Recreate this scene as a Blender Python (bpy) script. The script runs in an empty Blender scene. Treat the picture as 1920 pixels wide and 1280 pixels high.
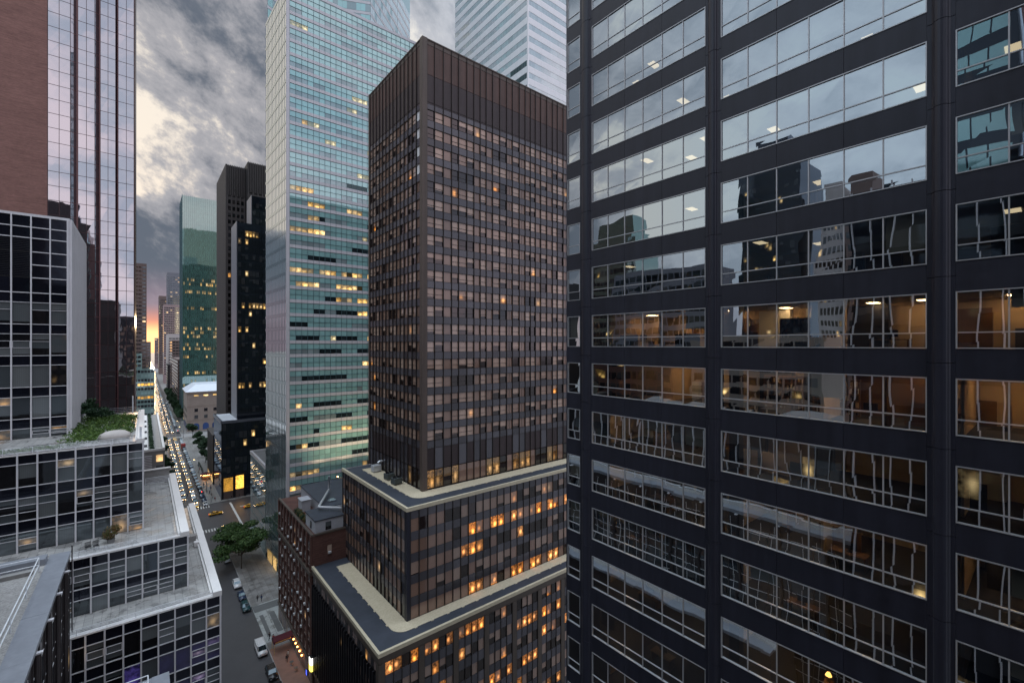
import bpy, bmesh, math, random
from mathutils import Vector, Matrix
random.seed(11)
C = bpy.context.scene.collection
R = math.radians

# ------------------------------------------------------------------ objects
def tag(o, label=None, cat=None, group=None, kind=None):
    if label: o['label'] = label
    if cat: o['category'] = cat
    if group: o['group'] = group
    if kind: o['kind'] = kind
    return o

def thing(name, label, cat, loc=(0, 0, 0), rz=0, group=None):
    o = bpy.data.objects.new(name, None)
    o.empty_display_size = .3
    C.objects.link(o)
    o.location = loc
    o.rotation_euler = (0, 0, rz)
    return tag(o, label, cat, group)

def copy_tree(o, parent=None):
    c = o.copy(); C.objects.link(c); c.parent = parent
    for ch in list(o.children):
        copy_tree(ch, c)
    return c

class MB:
    """collects faces, then links them as ONE mesh object"""
    def __init__(s):
        s.v = []; s.f = []; s.m = []; s.uv = []
    def quad(s, a, b, c, d, mi=0):
        i = len(s.v); s.v += [tuple(a), tuple(b), tuple(c), tuple(d)]
        s.f.append((i, i+1, i+2, i+3)); s.m.append(mi); s.uv += [(0, 0), (1, 0), (1, 1), (0, 1)]
    def tri(s, a, b, c, mi=0):
        i = len(s.v); s.v += [tuple(a), tuple(b), tuple(c)]
        s.f.append((i, i+1, i+2)); s.m.append(mi); s.uv += [(0, 0), (1, 0), (.5, 1)]
    def hexa(s, p, mi=0):
        i = len(s.v); s.v += [tuple(q) for q in p]
        for f in ((3, 2, 1, 0), (4, 5, 6, 7), (0, 1, 5, 4), (1, 2, 6, 5), (2, 3, 7, 6), (3, 0, 4, 7)):
            s.f.append(tuple(i+k for k in f)); s.m.append(mi); s.uv += [(0, 0), (1, 0), (1, 1), (0, 1)]
    def box(s, x0, y0, z0, x1, y1, z1, mi=0):
        s.hexa([(x0, y0, z0), (x1, y0, z0), (x1, y1, z0), (x0, y1, z0),
                (x0, y0, z1), (x1, y0, z1), (x1, y1, z1), (x0, y1, z1)], mi)
    def prism(s, poly, z0, z1, mi=0, mtop=None):
        n = len(poly); i = len(s.v)
        s.v += [(p[0], p[1], z0) for p in poly] + [(p[0], p[1], z1) for p in poly]
        for k in range(n):
            j = (k+1) % n
            s.f.append((i+k, i+j, i+n+j, i+n+k)); s.m.append(mi); s.uv += [(0, 0), (1, 0), (1, 1), (0, 1)]
        s.f.append(tuple(i+n+k for k in range(n))); s.m.append(mi if mtop is None else mtop); s.uv += [(0, 0)]*n
        s.f.append(tuple(i+n-1-k for k in range(n))); s.m.append(mi); s.uv += [(0, 0)]*n
    def tube(s, pts, r, seg=8, mi=0, cap=True):
        """tapered round tube through points; r number or list"""
        pts = [Vector(p) for p in pts]; n = len(pts)
        rr = r if isinstance(r, (list, tuple)) else [r]*n
        i0 = len(s.v)
        for k, p in enumerate(pts):
            t = (pts[min(k+1, n-1)]-pts[max(k-1, 0)]).normalized()
            up = Vector((0, 0, 1)) if abs(t.z) < .9 else Vector((1, 0, 0))
            a = t.cross(up).normalized(); b = t.cross(a).normalized()
            for j in range(seg):
                q = p + (a*math.cos(2*math.pi*j/seg) + b*math.sin(2*math.pi*j/seg))*rr[k]
                s.v.append(tuple(q))
        for k in range(n-1):
            for j in range(seg):
                j2 = (j+1) % seg
                s.f.append((i0+k*seg+j, i0+k*seg+j2, i0+(k+1)*seg+j2, i0+(k+1)*seg+j)); s.m.append(mi); s.uv += [(0, 0)]*4
        if cap:
            s.f.append(tuple(i0+j for j in range(seg))); s.m.append(mi); s.uv += [(0, 0)]*seg
            s.f.append(tuple(i0+(n-1)*seg+seg-1-j for j in range(seg))); s.m.append(mi); s.uv += [(0, 0)]*seg
    def lathe(s, c, prof, seg=16, mi=0):
        i0 = len(s.v); n = len(prof)
        for (r, z) in prof:
            for j in range(seg):
                a = 2*math.pi*j/seg
                s.v.append((c[0]+r*math.cos(a), c[1]+r*math.sin(a), c[2]+z))
        for k in range(n-1):
            for j in range(seg):
                j2 = (j+1) % seg
                s.f.append((i0+k*seg+j, i0+k*seg+j2, i0+(k+1)*seg+j2, i0+(k+1)*seg+j)); s.m.append(mi); s.uv += [(0, 0)]*4
    def build(s, name, mats, parent=None, smooth=False, bevel=0):
        me = bpy.data.meshes.new(name)
        me.from_pydata(s.v, [], s.f)
        if not isinstance(mats, (list, tuple)): mats = [mats]
        for m in mats: me.materials.append(m)
        me.polygons.foreach_set('material_index', s.m)
        ul = me.uv_layers.new(name='UVMap')
        ul.data.foreach_set('uv', [x for p in s.uv for x in p])
        if smooth: me.polygons.foreach_set('use_smooth', [True]*len(s.f))
        me.update()
        o = bpy.data.objects.new(name, me)
        C.objects.link(o); o.parent = parent
        if bevel:
            b = o.modifiers.new('bevel', 'BEVEL'); b.width = bevel; b.segments = 2; b.limit_method = 'ANGLE'
        return o

class Face:
    """a vertical facade from ground point A to B; outward is to the right of A->B"""
    def __init__(s, A, B):
        s.A = Vector((A[0], A[1])); d = Vector((B[0], B[1]))-s.A
        s.L = d.length; s.u = d/s.L; s.n = Vector((s.u.y, -s.u.x))
    def p(s, a, d, z):
        q = s.A + s.u*a + s.n*d
        return (q.x, q.y, z)
    def box(s, mb, a0, a1, z0, z1, d0, d1, mi=0):
        mb.hexa([s.p(a0, d1, z0), s.p(a1, d1, z0), s.p(a1, d0, z0), s.p(a0, d0, z0),
                 s.p(a0, d1, z1), s.p(a1, d1, z1), s.p(a1, d0, z1), s.p(a0, d0, z1)], mi)
    def quad(s, mb, a0, a1, z0, z1, d, mi=0):
        mb.quad(s.p(a0, d, z0), s.p(a1, d, z0), s.p(a1, d, z1), s.p(a0, d, z1), mi)

# ------------------------------------------------------------------ materials
class N:
    def __init__(s, nt): s.nt = nt
    def n(s, t, **kw):
        nd = s.nt.nodes.new(t)
        ins = kw.pop('ins', {})
        for k, v in kw.items(): setattr(nd, k, v)
        for k, v in ins.items(): s.put(nd.inputs[k], v)
        return nd
    def put(s, sock, v):
        if isinstance(v, bpy.types.NodeSocket): s.nt.links.new(v, sock)
        else:
            if sock.type == 'RGBA' and len(v) == 3: v = (*v, 1)
            sock.default_value = v
    def m(s, op, a, b=0., c=None, clamp=False):
        nd = s.n('ShaderNodeMath', operation=op, use_clamp=clamp)
        s.put(nd.inputs[0], a); s.put(nd.inputs[1], b)
        if c is not None: s.put(nd.inputs[2], c)
        return nd.outputs[0]
    def v(s, op, a, b=(0, 0, 0)):
        nd = s.n('ShaderNodeVectorMath', operation=op)
        s.put(nd.inputs[0], a); s.put(nd.inputs[1], b)
        return nd.outputs['Value'] if op in ('DOT_PRODUCT', 'LENGTH') else nd.outputs[0]
    def mix(s, f, a, b, mode='MIX'):
        nd = s.n('ShaderNodeMix', data_type='RGBA', blend_type=mode)
        s.put(nd.inputs[0], f); s.put(nd.inputs[6], a); s.put(nd.inputs[7], b)
        return nd.outputs[2]
    def step(s, x, a, b, lo=0., hi=1.):
        nd = s.n('ShaderNodeMapRange', interpolation_type='SMOOTHSTEP')
        s.put(nd.inputs[0], x)
        for k, q in ((1, a), (2, b), (3, lo), (4, hi)): nd.inputs[k].default_value = q
        return nd.outputs[0]
    def noise(s, vec, scale, detail=3., rough=.5, dist=0.):
        nd = s.n('ShaderNodeTexNoise', ins={'Vector': vec, 'Scale': scale, 'Detail': detail, 'Roughness': rough, 'Distortion': dist})
        return nd.outputs[0]
    def scl(s, vec, sc):
        return s.v('MULTIPLY', vec, sc)

def new_mat(name):
    m = bpy.data.materials.new(name); m.use_nodes = True
    m.node_tree.nodes.clear()
    n = N(m.node_tree)
    n.out = n.n('ShaderNodeOutputMaterial')
    n.P = n.n('ShaderNodeNewGeometry').outputs['Position']
    return m, n

def surf(name, col, rough=.6, metal=0., spec=.4, var=.25, scale=.6, streak=0., bump=0., fine=6.):
    """paint / metal / stone with uneven tone, grime streaks and fine grain"""
    m, n = new_mat(name)
    a = n.noise(n.P, scale, 5, .6)
    b = n.noise(n.P, scale*fine, 3, .6)
    k = n.m('ADD', n.m('MULTIPLY', n.m('SUBTRACT', a, .5), 2*var), n.m('MULTIPLY', n.m('SUBTRACT', b, .5), var))
    if streak:
        st = n.noise(n.scl(n.P, (1.6, 1.6, .05)), 1.0, 4, .6)
        k = n.m('ADD', k, n.m('MULTIPLY', n.m('SUBTRACT', st, .5), 2*streak))
    k = n.m('MAXIMUM', n.m('ADD', k, 1), .25)
    c = n.mix(1., (*col, 1), n.n('ShaderNodeCombineColor', ins={0: k, 1: k, 2: k}).outputs[0], 'MULTIPLY')
    bs = n.n('ShaderNodeBsdfPrincipled', ins={'Base Color': c, 'Metallic': metal, 'Specular IOR Level': spec})
    n.put(bs.inputs['Roughness'], n.m('ADD', rough-.1, n.m('MULTIPLY', b, .2), clamp=True))
    if bump:
        bp = n.n('ShaderNodeBump', ins={'Strength': bump, 'Distance': .05, 'Height': b})
        n.nt.links.new(bp.outputs[0], bs.inputs['Normal'])
    n.nt.links.new(bs.outputs[0], n.out.inputs[0])
    return m

def brick_mat(name, c1, c2, mortar, sc=1., axis='x'):
    m, n = new_mat(name)
    sx = n.n('ShaderNodeSeparateXYZ', ins={0: n.P})
    hv = n.n('ShaderNodeCombineXYZ', ins={0: n.m('ADD', sx.outputs[0], sx.outputs[1]), 1: sx.outputs[2]}).outputs[0]
    bt = n.n('ShaderNodeTexBrick', ins={'Vector': hv, 'Color1': c1, 'Color2': c2, 'Mortar': mortar, 'Scale': sc,
                                       'Brick Width': .45, 'Row Height': .16, 'Mortar Size': .012, 'Bias': -.2})
    a = n.noise(n.P, .25, 5, .65)
    b = n.noise(n.scl(n.P, (.35, .35, 6.)), .9, 6, .75)
    k = n.m('ADD', .55, n.m('ADD', n.m('MULTIPLY', a, .5), n.m('MULTIPLY', n.m('SUBTRACT', b, .33), 1.5)))
    c = n.mix(1., bt.outputs[0], n.n('ShaderNodeCombineColor', ins={0: k, 1: k, 2: k}).outputs[0], 'MULTIPLY')
    bs = n.n('ShaderNodeBsdfPrincipled', ins={'Base Color': c, 'Roughness': .85, 'Specular IOR Level': .2})
    n.nt.links.new(bs.outputs[0], n.out.inputs[0])
    return m

def refl_mix(n, base_shader, r0, tint, rough, wave=0., wscale=.35, power=4., rmax=1., det=2.):
    lw = n.n('ShaderNodeLayerWeight', ins={'Blend': .5})
    f = n.m('ADD', r0, n.m('MULTIPLY', rmax-r0, n.m('POWER', lw.outputs['Facing'], power)))
    gl = n.n('ShaderNodeBsdfGlossy', ins={'Color': (*tint, 1), 'Roughness': rough})
    if wave:
        h = n.noise(n.P, wscale, det, .5)
        bp = n.n('ShaderNodeBump', ins={'Strength': 1., 'Distance': wave, 'Height': h})
        n.nt.links.new(bp.outputs[0], gl.inputs['Normal'])
    mx = n.n('ShaderNodeMixShader', ins={0: f})
    n.nt.links.new(base_shader, mx.inputs[1]); n.nt.links.new(gl.outputs[0], mx.inputs[2])
    n.nt.links.new(mx.outputs[0], n.out.inputs[0])

def mirror_glass(name, base, r0, tint, rough=.02, wave=.02, wscale=.35, vary=.3, rmax=1.):
    """curtain wall glass one cannot look through: dark body, strong mirror"""
    m, n = new_mat(name)
    g = n.n('ShaderNodeNewGeometry')
    oi = n.n('ShaderNodeObjectInfo').outputs['Random']
    r = n.m('FRACT', n.m('ADD', n.m('MULTIPLY', g.outputs['Random Per Island'], 3.17), n.m('MULTIPLY', oi, 17.3)))
    k = n.m('ADD', 1-vary, n.m('MULTIPLY', r, 2*vary))
    c = n.mix(1., (*base, 1), n.n('ShaderNodeCombineColor', ins={0: k, 1: k, 2: k}).outputs[0], 'MULTIPLY')
    bs = n.n('ShaderNodeBsdfPrincipled', ins={'Base Color': c, 'Roughness': .4, 'Specular IOR Level': 0.})
    refl_mix(n, bs.outputs[0], r0, tint, rough, wave, wscale, rmax=rmax)
    return m

def win_mat(name, cA, cB, dark, lit=(1., .45, .1), p_lit=.08, p_dark=.2, drop=1.4, off=.6, r0=.12, tint=(.8, .85, .9),
            lamp=3., wash=.3, rough=.04, wave=.01, spread=18., pale=.55):
    """a pane with curtain or blind, dark room, or a lit room with a lamp, chosen per pane"""
    m, n = new_mat(name)
    g = n.n('ShaderNodeNewGeometry'); oi = n.n('ShaderNodeObjectInfo').outputs['Random']
    r = n.m('FRACT', n.m('ADD', n.m('MULTIPLY', g.outputs['Random Per Island'], 3.17), n.m('MULTIPLY', oi, 17.3)))
    def fr(a, b): return n.m('FRACT', n.m('ADD', n.m('MULTIPLY', r, a), b))
    r2, r3, r4, r5, r6 = fr(37.31, .17), fr(91.7, .41), fr(171.3, .73), fr(311.9, .29), fr(523.7, .05)
    uv = n.n('ShaderNodeSeparateXYZ', ins={0: n.n('ShaderNodeTexCoord').outputs['UV']})
    u, v = uv.outputs[0], uv.outputs[1]
    pleat = n.m('SINE', n.m('MULTIPLY', u, 60.))
    cur = n.mix(r2, (*cA, 1), (*cB, 1))
    k = n.m('ADD', .93, n.m('MULTIPLY', pleat, .07))
    cur = n.mix(1., cur, n.n('ShaderNodeCombineColor', ins={0: k, 1: k, 2: k}).outputs[0], 'MULTIPLY')
    thr = n.m('SUBTRACT', n.m('MULTIPLY', r4, drop), off)
    cov = n.m('MULTIPLY', n.m('GREATER_THAN', v, thr), n.m('GREATER_THAN', r3, p_dark))
    ns = n.noise(n.P, 1.7, 3, .6)
    dk = n.mix(ns, (*[x*.4 for x in dark], 1), (*[x*1.6 for x in dark], 1))
    base = n.mix(cov, dk, cur)
    du = n.m('SUBTRACT', u, n.m('ADD', .3, n.m('MULTIPLY', r2, .4)))
    dv = n.m('SUBTRACT', v, n.m('ADD', .2, n.m('MULTIPLY', r6, .3)))
    d2 = n.m('ADD', n.m('MULTIPLY', du, du), n.m('MULTIPLY', dv, dv))
    spot = n.m('POWER', 2.718, n.m('MULTIPLY', d2, -spread))
    isl = n.m('LESS_THAN', r5, p_lit)
    ns2 = n.step(n.noise(n.P, 2.3, 3, .7), .3, .7)
    e = n.m('ADD', n.m('MULTIPLY', ns2, wash), n.m('MULTIPLY', spot, lamp))
    e = n.m('MULTIPLY', e, n.m('SUBTRACT', 1.15, n.m('MULTIPLY', cov, .8)))
    e = n.m('MULTIPLY', n.m('MULTIPLY', e, isl), n.m('ADD', .35, n.m('MULTIPLY', r2, 1.2)))
    lc = n.mix(n.m('MULTIPLY', r6, pale), (*lit, 1), (1., .80, .48, 1))
    bs = n.n('ShaderNodeBsdfPrincipled', ins={'Base Color': base, 'Roughness': .7, 'Specular IOR Level': 0.,
                                             'Emission Color': lc, 'Emission Strength': e})
    refl_mix(n, bs.outputs[0], r0, tint, rough, wave)
    return m

def glow(name, col, s):
    m, n = new_mat(name)
    e = n.n('ShaderNodeEmission', ins={'Color': (*col, 1), 'Strength': s})
    n.nt.links.new(e.outputs[0], n.out.inputs[0])
    return m

def clear_glass(name, r0, tint, trans, wave, wscale):
    m, n = new_mat(name)
    tr = n.n('ShaderNodeBsdfTransparent', ins={'Color': (*trans, 1)})
    refl_mix(n, tr.outputs[0], r0, tint, .0, wave, wscale, power=3., det=0.)
    return m

def leaf_mat(name, a, b):
    m, n = new_mat(name)
    r = n.n('ShaderNodeNewGeometry').outputs['Random Per Island']
    c = n.mix(n.m('POWER', r, 1.4), (*a, 1), (*b, 1))
    bs = n.n('ShaderNodeBsdfPrincipled', ins={'Base Color': c, 'Roughness': .55, 'Specular IOR Level': .3})
    tl = n.n('ShaderNodeBsdfTranslucent', ins={'Color': c})
    mx = n.n('ShaderNodeMixShader', ins={0: .25})
    n.nt.links.new(bs.outputs[0], mx.inputs[1]); n.nt.links.new(tl.outputs[0], mx.inputs[2])
    n.nt.links.new(mx.outputs[0], n.out.inputs[0])
    return m

def pebble_mat(name, a, b, sc):
    m, n = new_mat(name)
    vo = n.n('ShaderNodeTexVoronoi', ins={'Vector': n.P, 'Scale': sc})
    sp = n.n('ShaderNodeSeparateColor', ins={0: vo.outputs['Color']}).outputs[0]
    big = n.noise(n.P, .5, 4, .6)
    c = n.mix(n.m('MULTIPLY', n.m('ADD', sp, big), .5), (*a, 1), (*b, 1))
    bp = n.n('ShaderNodeBump', ins={'Strength': .6, 'Distance': .03, 'Height': n.m('SUBTRACT', 1, vo.outputs['Distance'])})
    bs = n.n('ShaderNodeBsdfPrincipled', ins={'Base Color': c, 'Roughness': .85})
    n.nt.links.new(bp.outputs[0], bs.inputs['Normal'])
    n.nt.links.new(bs.outputs[0], n.out.inputs[0])
    return m

def paver_mat(name, a, b, w, rough, joint=.45):
    """slabs with joints, unevenly wet"""
    m, n = new_mat(name)
    sx = n.n('ShaderNodeSeparateXYZ', ins={0: n.P})
    hv = n.n('ShaderNodeCombineXYZ', ins={0: sx.outputs[0], 1: sx.outputs[1]}).outputs[0]
    bt = n.n('ShaderNodeTexBrick', offset=0., ins={'Vector': hv, 'Color1': (*a, 1), 'Color2': (*b, 1), 'Mortar': (*[x*joint for x in a], 1),
             'Scale': 1., 'Brick Width': w, 'Row Height': w, 'Mortar Size': .025*w, 'Bias': 0.})
    w1 = n.step(n.noise(n.P, .45, 4, .6), .42, .62)
    k = n.m('SUBTRACT', 1.05, n.m('MULTIPLY', w1, .4))
    c = n.mix(1., bt.outputs[0], n.n('ShaderNodeCombineColor', ins={0: k, 1: k, 2: k}).outputs[0], 'MULTIPLY')
    bs = n.n('ShaderNodeBsdfPrincipled', ins={'Base Color': c, 'Specular IOR Level': .5})
    n.put(bs.inputs['Roughness'], n.m('SUBTRACT', rough, n.m('MULTIPLY', w1, rough*.65)))
    n.nt.links.new(bs.outputs[0], n.out.inputs[0])
    return m

M = {}
M['dark_clad'] = surf('dark bronze cladding', (.021, .022, .034), .40, .15, .45, .22, .5, .5)
M['column_clad'] = surf('dark column cladding', (.025, .026, .039), .35, .2, .45, .2, .5, .5)
M['alu'] = surf('brushed aluminium frame', (.5, .5, .52), .35, .5, .5, .1)
M['office_glass'] = clear_glass('clear office glazing', .52, (.84, .92, .97), (.66, .70, .70), .0075, .5)
M['carpet'] = surf('office carpet', (.05, .045, .045), .9)
M['ceiling_tile'] = surf('ceiling tile', (.6, .58, .54), .9, var=.05)
M['office_wall'] = surf('tan office wall', (.46, .33, .20), .8, var=.2, scale=.3)
M['office_wood'] = surf('office wood', (.16, .08, .035), .5)
M['blind'] = surf('roller blind', (.45, .40, .32), .8, var=.06)
M['painted_reflection'] = surf('painted white reflection', (.85, .82, .82), .6, var=.05)  # white sky reflection on the top corner panes, put into the colour
M['panel_lamp'] = glow('ceiling panel lamp', (1., .78, .48), 1.25)
M['dim_panel'] = glow('dim ceiling panel lamp', (1., .64, .32), 13.)
M['mid_panel'] = glow('amber ceiling panel lamp', (1., .60, .27), 20.)
M['warm_panel'] = glow('warm ceiling panel lamp', (1., .60, .27), 26.)
M['desk_lamp'] = glow('desk lamp glow', (1., .5, .12), 5.)
M['black_plastic'] = surf('black plastic', (.015, .015, .017), .4)
# brown tower
M['bronze'] = surf('bronze mullion', (.030, .024, .022), .4, .3, .5, .2)
M['bronze_pier'] = surf('bronze corner pier', (.092, .070, .060), .5, .2, .4, .2, .3, .4)
M['bronze_louver'] = surf('bronze louver panel', (.082, .046, .038), .5, .15, .4, .3, .4, .6)
M['bronze_panel'] = surf('dark bronze panel', (.042, .030, .032), .4, .2, .4, .25, .4, .45)
M['blue_spandrel'] = mirror_glass('slate spandrel glass', (.056, .054, .062), .075, (.86, .84, .90), .22, .01, .5, .45, .8)
M['hotel_window'] = win_mat('hotel window', (.30, .19, .14), (.52, .37, .29), (.014, .009, .008), p_lit=.03, p_dark=.12, drop=1.15, off=.48, lamp=1.3, wash=.14, r0=.095, tint=(.92, .84, .86), lit=(1., .36, .06), pale=.2)
M['hotel_curtain'] = win_mat('hotel window drawn curtain', (.20, .122, .09), (.28, .18, .135), (.02, .013, .012), p_lit=.01, p_dark=.03, drop=.9, off=.95, lamp=1., wash=.2, r0=.095, tint=(.92, .84, .86))
M['podium_window'] = win_mat('podium window', (.27, .185, .145), (.33, .24, .195), (.02, .011, .007), p_lit=.12, p_dark=.42, drop=1.0, off=.45, lamp=1.2, wash=.3, r0=.06, spread=26., lit=(1., .33, .05), pale=.2)
M['podium_lit'] = win_mat('lit podium window', (.27, .185, .145), (.33, .24, .195), (.03, .014, .007), p_lit=.82, p_dark=.75, drop=1.0, off=.45, lamp=2.4, wash=.42, r0=.06, spread=34., lit=(1., .30, .04), pale=.2)
M['podium_side_window'] = win_mat('podium side window', (.20, .135, .11), (.30, .20, .165), (.02, .013, .011), p_lit=.05, p_dark=.2, drop=1.2, off=.7, lamp=1.6, wash=.2, r0=.1)
M['lobby_lit'] = win_mat('lit amenity glazing', (.2, .12, .06), (.25, .16, .08), (.02, .012, .008), p_lit=.6, p_dark=.9, lamp=.45, wash=.16, r0=.08, spread=30.)
M['cream_coping'] = surf('cream stone coping', (.50, .44, .32), .7, var=.22, scale=1.2)
M['navy_roof'] = surf('dark roofing sheet', (.036, .043, .058), .7, var=.5, scale=.3, streak=0, fine=9)
M['tan_gravel'] = pebble_mat('tan roof gravel', (.42, .36, .25), (.58, .51, .37), 5.)
M['granite'] = surf('brown granite', (.075, .06, .05), .5, var=.2, scale=.5, streak=.2)
M['black_fin'] = surf('black fins', (.012, .012, .016), .4)
# teal tower
M['teal_pane'] = mirror_glass('teal pane', (.30, .54, .53), .29, (.73, .95, .97), .05, .01, .3, .13, .8)
M['teal_grey'] = mirror_glass('grey blind pane', (.27, .34, .35), .24, (.70, .88, .93), .06, .01, .3, .25, .8)
M['teal_dark'] = mirror_glass('dark open pane', (.014, .022, .026), .09, (.6, .85, .9), .04, .01, .3, .4, .6)
M['teal_lit'] = win_mat('lit office pane', (.3, .28, .2), (.3, .28, .2), (.12, .08, .03), (1., .56, .16), .85, .5, lamp=.9, wash=.75, r0=.12, tint=(.6, .9, .95), spread=8.)
M['teal_lit_soft'] = win_mat('softly lit office pane', (.34, .36, .26), (.3, .3, .22), (.2, .2, .12), (1., .8, .42), 1., .5, lamp=.5, wash=.38, r0=.14, tint=(.6, .9, .95))
M['lilac_spandrel'] = surf('pale lilac spandrel', (.56, .55, .58), .4, .1, .5, .10, .3, .12)
M['teal_mullion'] = surf('blue green mullion', (.10, .17, .19), .4, .3)
M['teal_side'] = mirror_glass('side glass', (.09, .15, .155), .50, (.95, .98, 1.), .03, .012, .5, .2, 1.)
M['teal_side_span'] = mirror_glass('side spandrel', (.07, .10, .105), .22, (.88, .94, .96), .08, .01, .3, .1, 1.)
# silver tower
M['silver'] = surf('silver aluminium cladding', (.82, .81, .83), .35, .1, .5, .05, .3, .06)
M['silver_glass'] = mirror_glass('pale strip window', (.46, .52, .54), .35, (.88, .95, .98), .05, .01, .3, .12, .9)
M['silver_dark'] = mirror_glass('dark louver strip', (.03, .045, .045), .12, (.8, .9, .95), .1, .01, .3, .4, .6)
# left tower
M['red_brick'] = brick_mat('red brown brick', (.27, .145, .122), (.215, .112, .098), (.18, .11, .10))
M['brick2'] = brick_mat('dark red brick', (.105, .052, .043), (.08, .04, .034), (.07, .045, .04))
M['rose_glass'] = mirror_glass('rose mirror glass', (.07, .06, .065), .62, (.95, .90, .94), .012, .02, .16, .2, 1.)
M['rose_mullion'] = surf('maroon mullion', (.06, .028, .03), .4, .3)
M['rose_pier'] = surf('maroon granite pier', (.17, .075, .075), .35, .1, .5, .2)
# stepped block
M['white_metal'] = surf('off white mullion', (.62, .61, .63), .5, .0, .4, .12, .5, .15)
M['black_glass'] = mirror_glass('black spandrel glass', (.008, .009, .014), .05, (.7, .75, .9), .05, .006, .4, .3, .6)
M['block_window'] = win_mat('office window with blinds', (.05, .06, .066), (.15, .16, .162), (.010, .010, .011), (1., .52, .15), .08, .22, drop=1.3, off=.7, r0=.14, tint=(.75, .85, .92), lamp=.8, wash=.3)
M['purple_window'] = win_mat('violet lit window', (.03, .025, .11), (.10, .07, .2), (.03, .025, .09), (.25, .18, .9), .5, .4, r0=.12, lamp=.15, wash=.10)
M['white_roof'] = surf('white coping', (.72, .70, .68), .85, spec=.1, var=.1, scale=.8)
M['wet_paver'] = paver_mat('wet roof pavers', (.32, .315, .305), (.42, .41, .39), .75, .45)
M['fin_grey'] = surf('grey white fins', (.62, .61, .62), .5, .0)
M['gravel'] = pebble_mat('grey roof gravel', (.17, .165, .16), (.5, .48, .46), 9.)
M['lead'] = surf('grey sheet metal coping', (.27, .285, .32), .45, .3, .5, .22, .8, 0, fine=4)
M['dark_rib'] = surf('dark brown metal wall', (.045, .037, .038), .4, .3, .5, .2, .3, .3)
M['white_rail'] = surf('white painted rail', (.75, .77, .80), .4)
M['cement'] = surf('cement wall', (.28, .27, .26), .8, var=.3)
# generic far
M['black_tower'] = mirror_glass('black curtain wall', (.012, .015, .022), .07, (.75, .82, .95), .04, .01, .3, .5, .8)
M['black_win'] = win_mat('black tower window', (.03, .034, .04), (.05, .05, .055), (.006, .008, .012), (1., .58, .16), .035, .6, drop=1., off=.2, lamp=1.4, wash=.22, r0=.08, spread=14.)
M['black_lit'] = win_mat('black tower lit window', (.03, .034, .04), (.05, .05, .055), (.006, .008, .012), (1., .55, .14), .5, .8, drop=1., off=.2, lamp=1.2, wash=.2, r0=.08, spread=22.)
M['black_side'] = surf('grey blue metal side', (.17, .18, .215), .4, .35, .5, .1, .3, .1)
M['rib_stone'] = surf('dark grey brown ribs', (.062, .056, .056), .6, var=.15, scale=.3, streak=.1)
M['rib_dark'] = surf('dark recess', (.025, .023, .024), .6)
M['rib_win'] = win_mat('ribbed tower window', (.03, .027, .026), (.045, .04, .038), (.01, .009, .009), (1., .42, .08), .06, .5, lamp=.8, wash=.8, r0=.06)
M['green_glass'] = mirror_glass('green curtain wall', (.045, .115, .095), .36, (.80, .98, .92), .03, .02, .12, .3, .9)
M['green_lit'] = win_mat('green tower lit pane', (.04, .08, .065), (.05, .09, .075), (.03, .06, .05), (1., .56, .14), .6, .3, lamp=.5, wash=.32, r0=.2, tint=(.6, .95, .85), spread=6.)
M['limestone'] = surf('brown limestone', (.26, .215, .185), .8, var=.2, scale=.25, streak=.15)
M['pale_roof'] = surf('pale metal roof', (.62, .66, .72), .45, .1, .4, .08)
M['blue_glass'] = mirror_glass('blue arch glass', (.02, .05, .16), .1, (.6, .7, 1.), .1)
M['far_brown'] = surf('far brown stone', (.16, .115, .105), .8, var=.15, scale=.1)
M['far_pink'] = surf('far rose stone', (.30, .22, .22), .8, var=.12, scale=.1)
M['far_pale'] = surf('far pale stone', (.46, .42, .41), .8, var=.1, scale=.1)
M['far_blue'] = surf('far blue grey stone', (.16, .165, .19), .7, var=.12, scale=.1)
M['far_win'] = win_mat('far window', (.05, .045, .045), (.09, .08, .08), (.02, .02, .025), (1., .6, .25), .04, .5, lamp=.7, wash=.5, r0=.15, spread=3.)
M['mint_pane'] = mirror_glass('mint pane', (.20, .30, .29), .25, (.75, .92, .9), .05)
M['roof_grey'] = surf('grey roof', (.13, .13, .135), .8, var=.3, scale=.4)
M['concrete'] = surf('grey concrete', (.25, .245, .24), .8, var=.25, scale=.3, streak=.15)
# ground
M['asphalt'] = surf('asphalt', (.062, .062, .067), .42, var=.3, scale=.25, fine=14)
M['pave'] = paver_mat('pavement', (.20, .195, .19), (.24, .235, .225), 1.5, .85, .6)
M['plaza'] = paver_mat('plaza slabs', (.32, .34, .335), (.38, .40, .39), 3.2, .6, .7)
M['plaza_dark'] = surf('dark plaza band', (.12, .125, .125), .7)
M['kerb'] = surf('granite kerb', (.3, .3, .3), .8)
M['paint'] = surf('road paint', (.55, .55, .53), .7, var=.3, scale=2.)
M['steel'] = surf('grey steel', (.22, .23, .25), .4, .6)
M['rubber'] = surf('tyre rubber', (.018, .018, .018), .8)
M['car_glass'] = mirror_glass('car glass', (.015, .025, .03), .12, (.8, .95, 1.), .02)
M['headlight'] = glow('headlight', (1., .66, .36), 20.)
M['taillight'] = glow('tail light', (1., .05, .03), 3.)
M['dull_light'] = surf('unlit lamp lens', (.5, .5, .5), .2)
M['dull_red'] = surf('unlit red lens', (.25, .02, .02), .3)
M['warm_lamp'] = glow('warm lamp', (1., .62, .25), 22.)
M['orange_lamp'] = glow('orange lamp', (1., .38, .08), 14.)
M['red_lamp'] = glow('red signal', (1., .05, .05), 12.)
M['lit_shop'] = win_mat('lit shop front', (.3, .2, .08), (.3, .2, .08), (.2, .1, .03), (1., .55, .10), 1., .5, lamp=.8, wash=1.3, r0=.06, spread=3.)
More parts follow.
